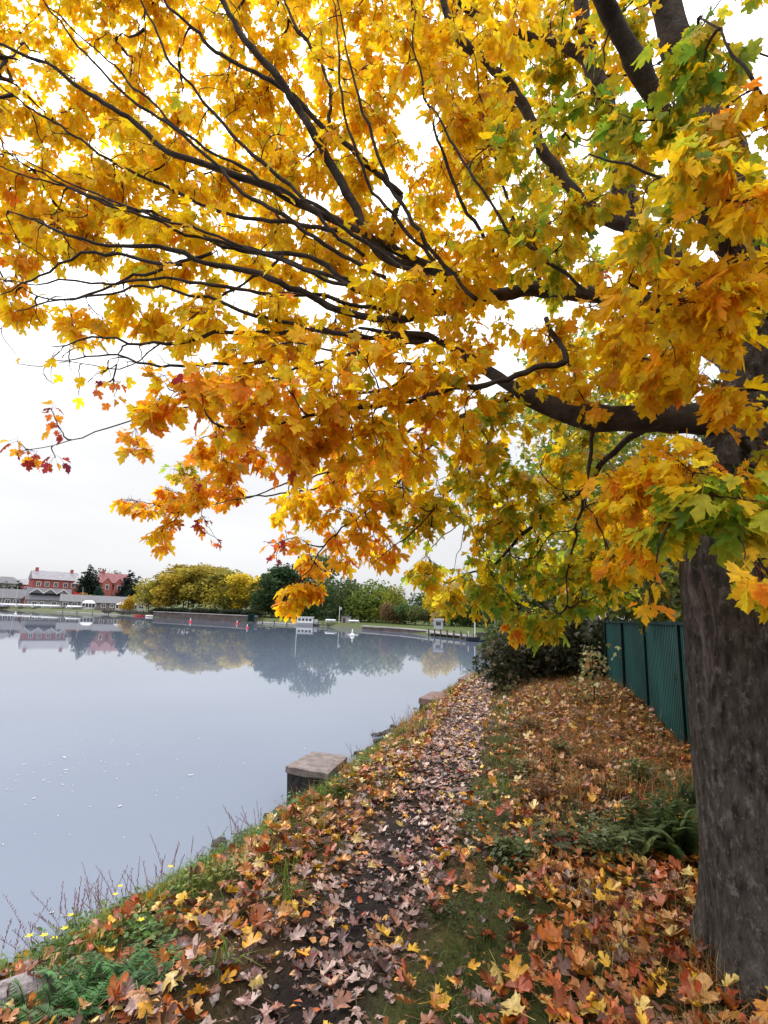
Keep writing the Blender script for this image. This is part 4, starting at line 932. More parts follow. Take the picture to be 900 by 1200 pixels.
gp.add(*blades(2500, (-1.5, 3, 5.5, 15), lambda P: sst(.3, .5, shore_s(P)) * (path_u(P) < -.45) * .8, .1, .3, .005, TAWNY[:2] + TAWNY[4:], .5, 25))
gp.add(*blades(900, (.9, 2.6, 2.2, 3.6), lambda P: (path_u(P) > 1.2) * .8, .08, .24, .0025, [(.30, .20, .08), (.22, .16, .05)], .9, 30))
tag(link('dry_grass', gp.mesh('dry_grass', M_grass)), 'tawny orange dead grass and stalks covering the slope below the fence', 'dry grass', kind='stuff')

# ------------------------------------------------------------------ herbs, ferns, seed stalks
def frond(pool, base, az, L, lift, ll, pairs, c, wid=.3, stem=.003):
    t_ = np.linspace(0, 1, pairs + 2); h = np.array([math.cos(az), math.sin(az), 0]); s = np.array([-math.sin(az), math.cos(az), 0])
    C = base + h * (L * t_ * math.cos(lift))[:, None] + np.array([0, 0, 1.]) * (L * (t_ * math.sin(lift) - .45 * t_ ** 2.2))[:, None]
    V, T = tube_np(C, np.linspace(stem, stem * .3, len(C)), 3); pool.add(V, T, np.array(c) * .8)
    P, D, LN = [], [], []
    for i in range(1, pairs + 1):
        w = ll * math.sin(math.pi * min(1, .18 + .82 * t_[i])) ** .7
        for sg in (-1, 1):
            P.append(C[i]); D.append(s * sg + h * .55 + np.array([0, 0, rng.uniform(-.35, .15)])); LN.append(w * rng.uniform(.85, 1.1))
    P = np.array(P); D = np.array(D); D /= np.linalg.norm(D, axis=1, keepdims=True); LN = np.array(LN)[:, None]
    Sd = np.cross(D, np.array([0, 0, 1.])); Sd /= np.linalg.norm(Sd, axis=1, keepdims=True) + 1e-9
    V = np.stack([P, P + D * LN * .4 + Sd * LN * wid * .5, P + D * LN, P + D * LN * .4 - Sd * LN * wid * .5], 1).reshape(-1, 3)
    T = (np.array([(0, 1, 2), (0, 2, 3)])[None] + (np.arange(len(P)) * 4)[:, None, None]).reshape(-1, 3)
    pool.add(V, T, np.array(c) * rng.uniform(.8, 1.2))
def frond_plant(name, at, n, L, lift, ll, pairs, c, spread, label, cat, wid=.3, group=None):
    z = tz(at[0], at[1]); root = empty(name, (at[0], at[1], z)); tag(root, label, cat, group)
    for k_ in range(n):                     # every frond is a part
        q = Pool(); frond(q, np.array([rng.normal(0, spread), rng.normal(0, spread), 0]), rng.uniform(0, 6.28), L * rng.uniform(.6, 1.15), lift * rng.uniform(.7, 1.25), ll * rng.uniform(.7, 1.2), pairs, np.array(c) * rng.uniform(.7, 1.3), wid)
        link('frond', q.mesh('frond', M_herb), root)
frond_plant('feathery_weed', (-1.2, 2.68, -0.1), 70, .24, 1.1, .055, 14, (.05, .15, .03), .10, 'feathery bright green weed clump on the bank beside the grey stone', 'weed', .22)
frond_plant('feathery_weed', (-1.03, 2.79, -0.08), 36, .2, 1.0, .05, 12, (.045, .13, .03), .08, 'smaller feathery green weed clump next to the path edge leaves', 'weed', .22)
frond_plant('fern', (2.18, 4.25, 0.1), 40, .66, 1.35, .13, 20, (.055, .085, .018), .09, 'tall dark green fern at the foot of the green fence', 'fern', .26)
frond_plant('fern', (1.87, 4.22, 0.1), 24, .45, 1.2, .10, 16, (.075, .095, .025), .08, 'low dull green fern on the leafy slope beside the tall fern', 'fern', .26)
frond_plant('fern', (2.75, 4.95, 0.12), 20, .6, 1.3, .10, 16, (.04, .08, .025), .06, 'fern growing between the maple trunk and the green fence', 'fern', .26)
frond_plant('fern', (1.28, 4.28, 0.06), 14, .26, .8, .07, 14, (.055, .07, .025), .08, 'flattened olive fern among the orange leaves in mid slope', 'fern', .26)
def herb(at, n, h, label, flowers=0, c=(.07, .14, .03), ls=.035, group=None):
    z = tz(at[0], at[1]); root = empty('leafy_weed', (at[0], at[1], z)); tag(root, label, 'weed', group)
    q = Pool(); P = np.column_stack([rng.normal(0, .07, n), rng.normal(0, .07, n), rng.uniform(.01, h, n)])
    az = rng.uniform(0, 6.28, n); tp_ = np.column_stack([np.cos(az), np.sin(az), rng.uniform(-.3, .5, n)]); nm = np.column_stack([rng.normal(0, .4, n), rng.normal(0, .4, n), np.ones(n)])
    oval = (np.array([(0, 0, 0), (.28, .35, .05), (.2, .75, 0), (0, 1, -.1), (-.2, .75, 0), (-.28, .35, .05)]), np.array([(0, 1, 2), (0, 2, 3), (0, 3, 4), (0, 4, 5)]), np.ones(6))
    cc = np.array(c) * rng.uniform(.6, 1.4, (n, 1)); scatter(q, [oval], P, frames(tp_, nm), rng.uniform(.6, 1.3, n) * ls, cc, cc)
    link('leaves', q.mesh('leaves', M_herb), root)
    st = Pool()
    for p_ in P[::3]: V, T = tube_np(np.array([(p_[0] * .4, p_[1] * .4, 0), (p_[0] * .8, p_[1] * .8, p_[2] * .6), p_]), np.array([.002, .0016, .001]), 3); st.add(V, T, np.array(c) * .7)
    link('stems', st.mesh('stems', M_herb), root)
    for k_ in range(flowers):
        q = Pool(); m = 5; az = np.arange(m) * 1.257; tp_ = np.column_stack([np.cos(az), np.sin(az), np.full(m, .4)]); y_ = np.tile([[.85, .70, .02]], (m, 1))
        scatter(q, [oval], np.tile([[0, 0, 0.]], (m, 1)), frames(tp_, np.tile([[0, 0, 1.]], (m, 1))), np.full(m, .022), y_, y_)
        link('flower', q.mesh('flower', M_herb), root, (rng.normal(0, .07), rng.normal(0, .07), h + rng.uniform(.0, .05)))
herb((-1.61, 3.11, -0.2), 130, .12, 'leafy weed with yellow flowers on the bank above the grey stone', 3)
herb((-1.79, 3.12, -0.25), 120, .10, 'low leafy weed with a few yellow flowers at the edge of the water', 1)
herb((-1.17, 3.16, -0.1), 130, .09, 'bright green leafy weed among orange leaves beside the feathery weed', 1, (.08, .17, .03))
herb((-1.57, 3.87, -0.25), 130, .12, 'green leafy weed at the water edge below the purple seed stalks', 2)
herb((-1.19, 3.78, -0.15), 140, .1, 'yellow green weed patch on the bank beneath the purple stalks', 1, (.14, .20, .03))
herb((-1.64, 3.49, -0.25), 150, .1, 'spreading green weed with one yellow flower by the waterline', 1, (.10, .18, .03))
herb((-1.25, 4.42, -0.25), 130, .1, 'mid green weed hanging over the water edge among seed stalks', 0, (.09, .17, .03))
herb((-0.85, 4.58, -0.12), 110, .1, 'short green weed amid orange leaves uphill of the edge stones', 0, (.08, .15, .03))
herb((-0.09, 6.41, -0.05), 110, .14, 'grassy green weed behind the concrete block', 0, (.12, .15, .03))
herb((0.36, 8.22, -0.05), 110, .16, 'olive weed tuft on the bank between the concrete block and reddish block', 0, (.11, .13, .03))
herb((-1.03, 4.53, -0.2), 120, .14, 'dense dark green weed overhanging the water before the concrete block', 0, (.05, .11, .025))
herb((-0.71, 5.43, -0.15), 90, .12, 'fresh green weed at the foot of the concrete block', 0, (.06, .16, .04))
herb((-0.93, 3.8, -0.1), 90, .1, 'yellowish weed tuft amid tall grass halfway up the bank', 0, (.2, .2, .04))
herb((-0.32, 5.51, -0.05), 110, .14, 'dark weed patch between the concrete block and the path', 0, (.05, .09, .02))
herb((1.8, 4.63, 0.1), 120, .14, 'grey green leafy weed on the slope beside the pale stone', 0, (.09, .11, .05))
for px_, cw, hh, lb in (((1.53, 5.1, 0.1), (.16, .07, .025), .22, 'rusty brown weed tangle at mid slope nearest the path'), ((2.24, 5.94, 0.15), (.20, .09, .03), .26, 'rust coloured weed tangle beside the pale upright stone'), ((2.11, 6.5, 0.18), (.10, .10, .03), .24, 'olive weed tangle uphill of the path edge grass'), ((2.96, 6.86, 0.22), (.18, .08, .03), .28, 'rusty weed tangle close to the fence foot'), ((2.14, 7.84, 0.2), (.14, .09, .03), .26, 'brown green weed tangle near the dark shrub'), ((2.58, 5.54, 0.15), (.09, .10, .025), .3, 'dark olive weed tangle behind the tall fern'), ((2.92, 8.02, 0.25), (.20, .10, .035), .28, 'tawny weed tangle in front of the sapling'), ((1.53, 5.96, 0.08), (.12, .11, .03), .2, 'greenish weed tangle bordering the right path edge'), ((1.65, 4.05, 0.08), (.08, .10, .03), .2, 'low green weed tangle downhill of the ferns'), ((0.95, 3.98, 0.03), (.07, .09, .025), .12, 'small green weed tangle on the grassy path edge')):
    herb(px_, 260, hh, lb, 0, cw, .05); herb((px_[0] + rng.normal(0, .1), px_[1] + rng.uniform(.1, .3)), 160, hh * .8, lb.replace('weed tangle', 'weed sprig behind the tangle').replace('tangle ', '', 0), 0, tuple(v * .9 for v in cw), .045)
herb((0.77, 4.82, 0), 120, .06, 'low green weed mat on the right edge of the path', 0, (.06, .10, .025), .025)
herb((0.41, 3.3, 0), 120, .05, 'flat dark green moss and weed mat beside the near path', 0, (.05, .075, .02), .022)
M_seed = mat('seed_stalk', (.25, .13, .16), .8, .3, 10)
def seedclump(x, y, k):
    root = empty('seed_stalk_clump', (x, y, tz(x, y)))
    tag(root, 'thin purplish dry seed stalks standing at the water edge', 'dry stalks', 'purple seed stalks along the waterline')
    for i in range(k):
        q = Pool(); h = rng.uniform(.16, .36); l = rng.normal(0, .1, 2) + np.array([-.05, .0]); b = np.append(rng.normal(0, .06, 2), 0)
        C = np.array([b + np.array([l[0] * t_ ** 1.5, l[1] * t_ ** 1.5, h * t_]) for t_ in np.linspace(0, 1, 6)])
        V, T = tube_np(C, np.linspace(.0016, .0008, 6), 3); q.add(V, T)
        for t_ in np.linspace(.45, 1, 16):
            p_ = np.array([np.interp(t_, np.linspace(0, 1, 6), C[:, j]) for j in range(3)]); a_ = rng.uniform(0, 6.28); d_ = np.array([math.cos(a_) * .5, math.sin(a_) * .5, 1.]) * rng.uniform(.012, .026) * (1.3 - .6 * t_)
            V, T = tube_np(np.array([p_, p_ + d_ * .5, p_ + d_]), np.array([.001, .0026, .0006]), 4); q.add(V, T)
        link('seed_stalk', mesh_np('seed_stalk', np.concatenate(q.V), np.concatenate(q.T), M_seed), root)
for px_ in [(-1.91, 3.71, -0.35), (-1.88, 3.9, -0.35), (-1.81, 4.04, -0.35), (-1.72, 4.2, -0.35), (-1.6, 4.43, -0.35), (-1.51, 4.54, -0.35), (-1.4, 5.13, -0.35), (-1.3, 5.47, -0.35), (-1.2, 5.88, -0.35), (-0.25, 8.3, -0.3), (-0.01, 9.23, -0.3), (0.37, 10.27, -0.3), (0.78, 11.77, -0.3), (-2, 3.54, -0.35)]:
    seedclump(px_[0] + rng.normal(0, .03), px_[1], int(rng.integers(5, 10)))

# foam and bits floating on the near water
fo = Pool()
for i in range(110):
    ang = rng.uniform(0, 6.28); c = np.array([rng.normal(-3.6, 1.4), rng.normal(6.5, 2.0), WATER + .004])
    if i < 40: c = np.array([-4.2 + rng.normal(0, .5), 7.8 + rng.normal(0, .6), WATER + .004])
    if shore_s(c[None, :2])[0] > -.15: continue
    m = 7; th = np.arange(m) * 2 * math.pi / m; s = rng.uniform(.004, .012) * (2.0 if rng.random() < .1 else 1); e = rng.uniform(1, 2.6)
    r_ = s * rng.uniform(.6, 1.2, m); q = np.column_stack([r_ * np.cos(th) * e, r_ * np.sin(th), np.full(m, .002)]); ca, sa = math.cos(ang), math.sin(ang)
    q = np.column_stack([q[:, 0] * ca - q[:, 1] * sa, q[:, 0] * sa + q[:, 1] * ca, q[:, 2]])
    fo.add(np.vstack([c + np.array([0, 0, .004]), c + q]), np.array([(0, 1 + j, 1 + (j + 1) % m) for j in range(m)]))
tag(link('water_foam', mesh_np('water_foam', np.concatenate(fo.V), np.concatenate(fo.T), mat('foam', (.34, .35, .38), .6, .15, 30))), 'scattered white foam flecks floating on the near water', 'foam', kind='stuff')

# ------------------------------------------------------------------ trees and shrubs just beyond the maple
M_pale = mat('pale_trunk', (.24, .22, .19), .9, .4, 6, .5, 20, stretch=(2, 2, .6))
def mid_tree(name, label, base, h, lobes, nleaf, cols, tr, size=.12, mtrunk=None, cat='tree'):
    z = tz(base[0], base[1]); root = empty(name, (base[0], base[1], z)); tag(root, label, cat)
    st = Pool()
    S = spline([(0, 0, -.1, tr), (.03 * h, .02 * h, h * .3, tr * .8), (0, 0, h * .6, tr * .55), (.05, 0, h * .95, tr * .15)], .2)
    V, T = tube_np(S[:, :3], S[:, 3], 9); st.add(V, T)
    for c, r_ in lobes:
        a0 = S[int(len(S) * min(.85, max(.1, c[2] / h * .6)))]
        for k_ in range(3):
            e = np.array(c) + rng.normal(0, .4, 3) * np.array(r_); B = spline([tuple(a0[:3]) + (tr * .4,), tuple((a0[:3] + e) / 2 + np.array([0, 0, .1 * h * .3])) + (tr * .22,), tuple(e) + (tr * .06,)], .25)
            V, T = tube_np(B[:, :3], B[:, 3], 5); st.add(V, T)
    link('trunk', mesh_np('trunk', np.concatenate(st.V), np.concatenate(st.T), mtrunk or M_pale, None, True), root)
    q = Pool(); w = np.array([r_[0] * r_[1] * r_[2] for c, r_ in lobes]); w = w / w.sum()
    for (c, r_), ww in zip(lobes, w):
        nc_ = max(4, int(nleaf * ww / 9)); cc = rng.normal(size=(nc_, 3)); cc /= np.linalg.norm(cc, axis=1, keepdims=True); cc = np.array(c) + cc * rng.uniform(.2, 1, (nc_, 1)) ** .4 * np.array(r_)
        m = nc_ * 9; P = np.repeat(cc, 9, 0) + rng.normal(0, .13 * max(.5, r_[0]) ** .5, (m, 3))
        az = rng.uniform(0, 6.28, m); tp_ = np.column_stack([np.cos(az), np.sin(az), rng.uniform(-1.4, .1, m)]); nm = np.column_stack([rng.normal(0, .5, m), rng.normal(0, .5, m), np.ones(m)])
        C = np.array(cols)[rng.integers(0, len(cols), m)] * rng.uniform(.7, 1.2, (m, 1))
        scatter(q, MIDT, P, frames(tp_, nm), size * rng.uniform(.6, 1.25, m), C, C)
    tag(link('crown', q.mesh('crown', M_mid), root), kind='stuff')
MIDT = [leaf_template(HALF_LO, .2, .2, .1, 40, False), leaf_template(HALF_LO, -.1, .4, .2, 41, False)]
MIX1 = [(.30, .32, .03), (.40, .36, .03), (.20, .27, .03), (.52, .38, .03), (.14, .20, .03)]
MIX2 = [(.20, .24, .03), (.12, .18, .03), (.40, .33, .04), (.30, .26, .04)]
mid_tree('young_maple_tree', 'young maple with green and yellow leaves behind the fence, pale thin trunk', (5.3, 10.4), 7.2, [((-1.9, 0, 3.4), (1.2, 1.1, 1.2)), ((-.5, .2, 4.6), (1.4, 1.2, 1.5)), ((-1.1, 0, 6.2), (1.5, 1.2, 1.2)), ((.6, 0, 3.2), (1.0, 1.0, 1.0))], 5200, MIX1, .08)
mid_tree('background_tree', 'olive green tree rising behind the dark shrub by the path bend', (6.8, 17.5), 9, [((-1.6, 0, 3.6), (1.8, 1.6, 1.6)), ((.8, 0, 5.4), (2.2, 1.8, 2.0)), ((-.6, 0, 7.6), (2.0, 1.8, 1.6)), ((2.4, 0, 3.2), (1.6, 1.5, 1.5))], 4200, MIX2, .14, .2)
mid_tree('background_tree', 'dark green tree crowding over the fence behind the maple trunk', (6.6, 7.6), 7, [((-.5, 0, 2.6), (1.4, 1.6, 1.4)), ((.4, .6, 4.6), (1.8, 1.8, 1.6))], 3600, [(.05, .08, .02), (.09, .11, .025), (.04, .06, .02), (.25, .2, .03)], .12, .15)
for bx, by, bh, lb in ((4.8, 7.0, 3.0, 'mixed green shrub rising above the nearest fence panels'), (5.7, 9.6, 3.2, 'leafy olive shrub above the middle fence panels'), (6.0, 11.8, 3.2, 'tall dull green shrub above the farthest fence panels'), (6.6, 14.2, 3.6, 'broad green shrub beyond the end of the fence')):
    mid_tree('hedge_shrub', lb, (bx, by), bh, [((-.2, -.6, bh * .55), (.9, 1.2, 1.1)), ((.1, .6, bh * .7), (1.1, 1.2, 1.1)), ((0, 0, bh), (.9, 1.2, .8))], 3000, [(.06, .09, .02), (.10, .12, .025), (.045, .06, .02), (.22, .17, .03), (.15, .15, .03)], .05, .14, M_twig, 'shrub')
mid_tree('dark_shrub', 'large dark evergreen shrub where the path bends out of sight', (3.75, 12.9), 1.9, [((-.7, 0, .6), (.75, .7, .6)), ((.35, .2, .9), (.9, .8, .85)), ((1.3, -.3, .85), (.85, .8, .85))], 5200, [(.035, .045, .02), (.045, .055, .022), (.07, .065, .03), (.028, .034, .016), (.14, .11, .07)], .04, .11, M_twig, 'shrub')
mid_tree('dark_shrub', 'rounded dull green bush beside the water past the path bend', (4.4, 17.0), 2.0, [((-.4, 0, .9), (.8, .9, .8)), ((.7, 0, 1.1), (.9, .9, .9))], 1800, [(.07, .10, .03), (.10, .12, .04), (.05, .07, .03)], .04, .14, M_twig, 'shrub')
mid_tree('sapling', 'spindly sapling with sparse pale leaves in front of the fence panels', (3.62, 9.3), 1.15, [((0, 0, .6), (.3, .25, .4)), ((.2, 0, .95), (.22, .2, .2))], 200, [(.30, .26, .10), (.36, .20, .08), (.20, .22, .08), (.45, .42, .22)], .014, .075, M_twig, 'sapling')

# ------------------------------------------------------------------ far shore: trees
M_fartrunk = mat('far_trunk', (.07, .06, .05), .9, .3, 2)
M_birch = mat('birch_trunk', (.62, .58, .52), .9, .3, 2)
def crown_mesh(kind, seed, nf=2300):
    r = np.random.default_rng(seed); lobes = []
    if kind == 'round':
        for i in range(9): a = r.uniform(0, 6.28); lobes.append((np.array([math.cos(a) * r.uniform(.1, .3), math.sin(a) * r.uniform(.1, .3), r.uniform(.3, .8)]), r.uniform(.15, .25)))
    elif kind == 'tall':
        for i in range(10): a = r.uniform(0, 6.28); z = r.uniform(.2, .9); lobes.append((np.array([math.cos(a) * .17 * (1.1 - z * .6), math.sin(a) * .17, z]), r.uniform(.10, .17)))
    elif kind == 'conifer':
        for i in range(16): z = .12 + .83 * i / 15; a = r.uniform(0, 6.28); lobes.append((np.array([math.cos(a) * .06, math.sin(a) * .06, z]), .03 + .21 * (1 - z)))
    elif kind == 'bush':
        for i in range(8): a = r.uniform(0, 6.28); lobes.append((np.array([math.cos(a) * r.uniform(.1, .4), math.sin(a) * r.uniform(.1, .35), r.uniform(.25, .65)]), r.uniform(.22, .34)))
    ws = np.array([l[1] ** 2 for l in lobes]); pk = r.choice(len(lobes), nf, p=ws / ws.sum())
    d = r.normal(size=(nf, 3)); d /= np.linalg.norm(d, axis=1, keepdims=True)
    P = np.array([lobes[k][0] for k in pk]) + d * np.array([lobes[k][1] for k in pk])[:, None] * r.uniform(.45, 1.08, (nf, 1)); P[:, 2] = np.maximum(P[:, 2], .02)
    a = r.normal(size=(nf, 3)) + d * .0; a /= np.linalg.norm(a, axis=1, keepdims=True); b = np.cross(a, r.normal(size=(nf, 3))); b /= np.linalg.norm(b, axis=1, keepdims=True)
    s = r.uniform(.014, .032, (nf, 1)) * (1.4 if kind == 'bush' else 1)
    V = np.stack([P - a * s, P + b * s * .7, P + a * s, P - b * s * .7], 1).reshape(-1, 3)
    T = (np.array([(0, 1, 2), (0, 2, 3)])[None] + (np.arange(nf) * 4)[:, None, None]).reshape(-1, 3)
    return mesh_np('crown', V, T, M_far)
def trunk_mesh(kind, seed, m):
    r = np.random.default_rng(seed); q = Pool(); V, T = tube_np(np.array([(0, 0, -.05), (.01, 0, .3), (0, .01, .6), (.01, 0, .92)]), np.array([.022, .016, .01, .003]), 6); q.add(V, T)
    for i in range(7):
        z = r.uniform(.2, .7); a = r.uniform(0, 6.28); e = np.array([math.cos(a) * .22, math.sin(a) * .22, z + r.uniform(.12, .26)]); V, T = tube_np(np.array([(0, 0, z), e * np.array([.5, .5, 1]) - np.array([0, 0, .05]), e]), np.array([.008, .005, .002]), 4); q.add(V, T)
    return mesh_np('trunk', np.concatenate(q.V), np.concatenate(q.T), m, None, True)
CR = {k: [crown_mesh(k, 50 + i + 7 * j) for i in range(3)] for j, k in enumerate(('round', 'tall', 'conifer', 'bush'))}
TK = [trunk_mesh('x', 90 + i, M_fartrunk) for i in range(3)]; TB = [trunk_mesh('b', 95 + i, M_birch) for i in range(2)]
def far_tree(name, p, h, w, kind, color, label, group=None, birch=False, cat='tree', low=False):
    i = random.randrange(3); z = tz(p[0], p[1]); root = empty(name, (p[0], p[1], z - .1), random.uniform(0, 6.28)); tag(root, label, cat, group)
    base = {'round': .62, 'tall': .42, 'conifer': .44, 'bush': .9}[kind]
    o = link('crown', CR[kind][i], root); o.scale = (w / base, w / base, h); o.color = (*[c * random.uniform(.85, 1.15) for c in color], 1)
    tag(o, kind='stuff')
    if low and kind != 'bush': o.location = (0, 0, -h * .2); o.scale.z = h * 1.2
    if birch: o.location = (0, 0, h * .12)
    if kind != 'bush':
        tkn = link('trunk', (TB if birch else TK)[i % 2], root); tkn.scale = (max(w, h * .6), max(w, h * .6), h)
OLY = (.34, .25, .035); OLG = (.22, .20, .035); YLO = (.48, .33, .03); GN = (.085, .125, .035); DG = (.045, .07, .03); DK = (.018, .032, .024)
def fx(px_, y_):
    a_ = (px_ - 450) / 620; return ((a_ * .9994 + .0065) / (1.0168 - .0067 * a_) * y_, y_)
row = [(160, 128, 8.5, OLY), (172, 130, 9.5, OLG), (186, 126, 9, OLY), (200, 130, 10.5, OLG), (212, 126, 10.8, OLY), (226, 128, 11, OLY), (238, 124, 10.5, OLG), (250, 122, 10, OLY), (262, 120, 9.2, OLG), (274, 118, 9, YLO), (286, 117, 8.8, YLO), (297, 116, 9.5, OLG), (206, 138, 12, OLG), (232, 136, 12, OLG), (180, 136, 9, YLO), (256, 132, 10.5, OLG), (306, 112, 9.5, OLG)]
ORD = 'first second third fourth fifth sixth seventh eighth ninth tenth eleventh twelfth thirteenth fourteenth fifteenth sixteenth seventeenth'.split()
order_x = sorted(q[0] for q in row)
for px_, y_, h, c in row:
    X_ = fx(px_ + 14, y_ + 2)[0]
    h *= 1.02
    nth = ORD[order_x.index(px_)]
    far_tree('lakeside_tree', (X_, y_ + 2), h, h * random.uniform(.62, .85), random.choice(['round', 'tall', 'tall']), tuple(v * 1.3 for v in c),
             f"{ {OLY: 'olive yellow', OLG: 'olive green', YLO: 'bright yellow'}[c]} tree, {nth} in the lakeside row counted from the dark quay", 'trees in the row above the lake wall')
for px_, y_, h, w, k, c, nm, lb in (
    (318, 112, 9.0, 6, 'tall', DG, 'dark_tree', 'dark green tree at the right end of the yellow row'),
    (332, 113, 8.5, 6, 'tall', DG, 'dark_tree', 'dark narrow tree behind the white cabin boat'),
    (346, 118, 9.0, 7, 'round', DK, 'dark_tree', 'nearly black tree directly behind the white cabin boat'),
    (372, 120, 11.5, 6, 'tall', (.15, .18, .07), 'tall_pale_tree', 'tall pale grey green tree rising behind the others'),
    (362, 105, 6.0, 5, 'round', DG, 'green_tree', 'dark green rounded tree right of the white cabin boat'),
    (392, 102, 7.0, 6.5, 'round', (.06, .095, .035), 'green_tree', 'mid green rounded tree behind the flag pole'),
    (413, 100, 6.4, 6, 'round', (.065, .10, .03), 'green_tree', 'dense green tree behind the small grey hut'),
    (432, 97, 6.6, 7.2, 'round', (.12, .16, .03), 'green_tree', 'bright green rounded tree standing at the lawn edge'),
    (452, 94, 5.6, 5, 'round', (.20, .18, .03), 'green_tree', 'yellow green tree next to the bright green one'),
    (462, 88, 3.4, 4, 'bush', (.17, .10, .05), 'russet_bush', 'russet brown bush beside the bright green tree'),
    (478, 86, 3.0, 4, 'bush', (.06, .085, .03), 'green_bush', 'dark green bush between russet bush and birches'),
    (492, 84, 2.8, 3.5, 'bush', (.09, .11, .04), 'green_bush', 'dull green bush at the foot of the birches'),
    (540, 84, 4.6, 5, 'round', (.07, .11, .03), 'green_tree', 'leafy green tree right of the yellow birches'),
    (560, 80, 5.0, 5, 'round', (.09, .12, .03), 'green_tree', 'green tree behind the moored dark boat'),
    (582, 78, 5.5, 6, 'round', (.06, .10, .03), 'green_tree', 'green tree behind two thin white trunks'),
    (606, 74, 6, 6, 'round', (.05, .08, .025), 'green_tree', 'dark green tree partly hidden by the hanging maple leaves'),
    (632, 70, 6, 6, 'round', (.08, .10, .03), 'green_tree', 'olive tree beyond the dark shrub'),
    (670, 66, 7, 7, 'round', (.05, .075, .025), 'green_tree', 'broad green tree far beyond the fence line')):
    far_tree(nm, fx(px_, y_), h * 1.25, w * 1.15, k, tuple(v * 1.15 for v in c), lb, cat='bush' if 'bush' in nm else 'tree', low=True)
for px_, y_, h, lb in ((322, 138, 10, 'hazy green tree standing behind the dark narrow trees'), (352, 140, 11, 'hazy green tree standing behind the white cabin boat'), (385, 136, 9, 'distant green tree behind the mid green rounded tree'), (420, 130, 8, 'distant green tree behind the grey hut trees'), (450, 124, 7.5, 'distant green tree behind the yellow green tree'), (474, 120, 7, 'distant green tree behind the russet bush'), (500, 116, 7, 'distant green tree behind the yellow birches'), (530, 112, 7.5, 'distant green tree right behind the birches'), (556, 108, 7.5, 'distant green tree behind the green birches'), (590, 104, 8, 'distant green tree over the moored dark boat')):
    far_tree('distant_tree', fx(px_, y_), h, h * 1.15, 'round', (.07, .095, .035), lb, low=True)
for px_, y_, h in ((508, 82, 5.2), (516, 83, 5.6), (524, 82, 5.0)):
    far_tree('birch_tree', fx(px_, y_), h, 3.0, 'round', (.72, .52, .03), 'slender white trunked birch with bright yellow crown by the landing stage', 'yellow birches', True)
for px_, y_ in ((580, 66), (587, 66)):
    far_tree('birch_tree', fx(px_, y_), 5, 2.6, 'round', (.08, .12, .03), 'thin white trunked birch with green crown past the moored dark boat', 'green birches', True)
# hill trees round the houses
for px_, y_, h, w, k, c, nm, lb in (
    (17, 178, 8, 4.5, 'conifer', DK, 'conifer', 'small dark conifer left of the big red house'),
    (24, 176, 5, 6, 'bush', DK, 'dark_bush', 'dark evergreen bush left of the big red house'),
    (100, 178, 13, 8, 'conifer', DK, 'conifer', 'large dark conifer between the two red houses'),
    (108, 182, 10, 8, 'round', DK, 'conifer', 'lower dark evergreen beside the large conifer'),
    (122, 200, 13, 8, 'round', (.10, .09, .06), 'bare_tree', 'thin brownish tree behind the gabled red house'),
    (113, 165, 6.5, 4.2, 'conifer', (.015, .06, .04), 'conifer', 'clipped dark green cone tree in front of the gabled red house'),
    (90, 166, 5, 5, 'bush', (.50, .07, .05), 'red_bush', 'scarlet autumn bush right of the big red house'),
    (101, 164, 5, 5, 'bush', (.28, .22, .05), 'yellow_bush', 'yellowish bush between scarlet bush and cone tree'),
    (147, 180, 11, 7, 'conifer', DK, 'conifer', 'dark pine right of the gabled red house'),
    (156, 172, 9, 6, 'conifer', DK, 'conifer', 'dark pine beside the yellow tree row'),
    (82, 205, 9, 7, 'round', (.08, .08, .06), 'bare_tree', 'grey brown tree behind the right wing of the big red house'),
    (54, 215, 9, 9, 'round', (.08, .09, .07), 'bare_tree', 'grey green tree peeping over the big red house roof'),
    (150, 140, 5, 4, 'bush', YLO, 'yellow_bush', 'golden bush at the left end of the tree row'),
    (-10, 185, 9, 8, 'round', DG, 'dark_tree', 'dark tree at the far left above the boat sheds'),
    (36, 180, 4, 4, 'bush', (.07, .08, .05), 'dark_bush', 'low shrub against the left wall of the big red house')):
    far_tree(nm, fx(px_, y_), h, w, k, c, lb, cat='bush' if 'bush' in nm else 'tree')

# ------------------------------------------------------------------ far shore: houses, sheds, walls, boats
M_brick = mat('red_brick', (.30, .075, .065), .9, .25, 1.5); M_brick2 = mat('pink_brick', (.34, .105, .09), .9, .25, 1.5)
M_slate = mat('grey_slate', (.10, .10, .115), .8, .25, 1.2, stretch=(1, 1, 6)); M_slate2 = mat('pale_slate', (.21, .20, .225), .8, .2, 1.2); M_redroof = mat('plum_tiles', (.19, .075, .08), .85, .25, 1.5)
M_white = mat('white_paint', (.6, .6, .61), .6, .08, 2); M_glass = mat('window_glass', (.05, .055, .07), .12, .2, 2, spec=.6)
M_shedwall = mat('shed_wall', (.17, .14, .14), .9, .3, 1.0); M_wood = mat('dark_timber', (.05, .042, .04), .85, .35, 3); M_graywall = mat('grey_render', (.28, .26, .26), .9, .2, 1)
M_stonewall = mat('lake_wall_stone', (.075, .058, .055), .9, .45, .9, .3, 4); M_hedge = None
def face(p): return math.atan2(-p[0], p[1])          # yaw that turns a thing towards the lake viewer
def window(root, x, y, z, w, h, arch=False):
    f = MB().box(x - w / 2, x + w / 2, y - .08, y - .003, z, z + h).build('window', M_white, root)
    MB().box(x - w / 2 + .16, x - .05, y - .11, y - .083, z + .15, z + h - .15).build('pane', M_glass, f); MB().box(x + .05, x + w / 2 - .16, y - .11, y - .083, z + .15, z + h - .15).build('pane', M_glass, f)
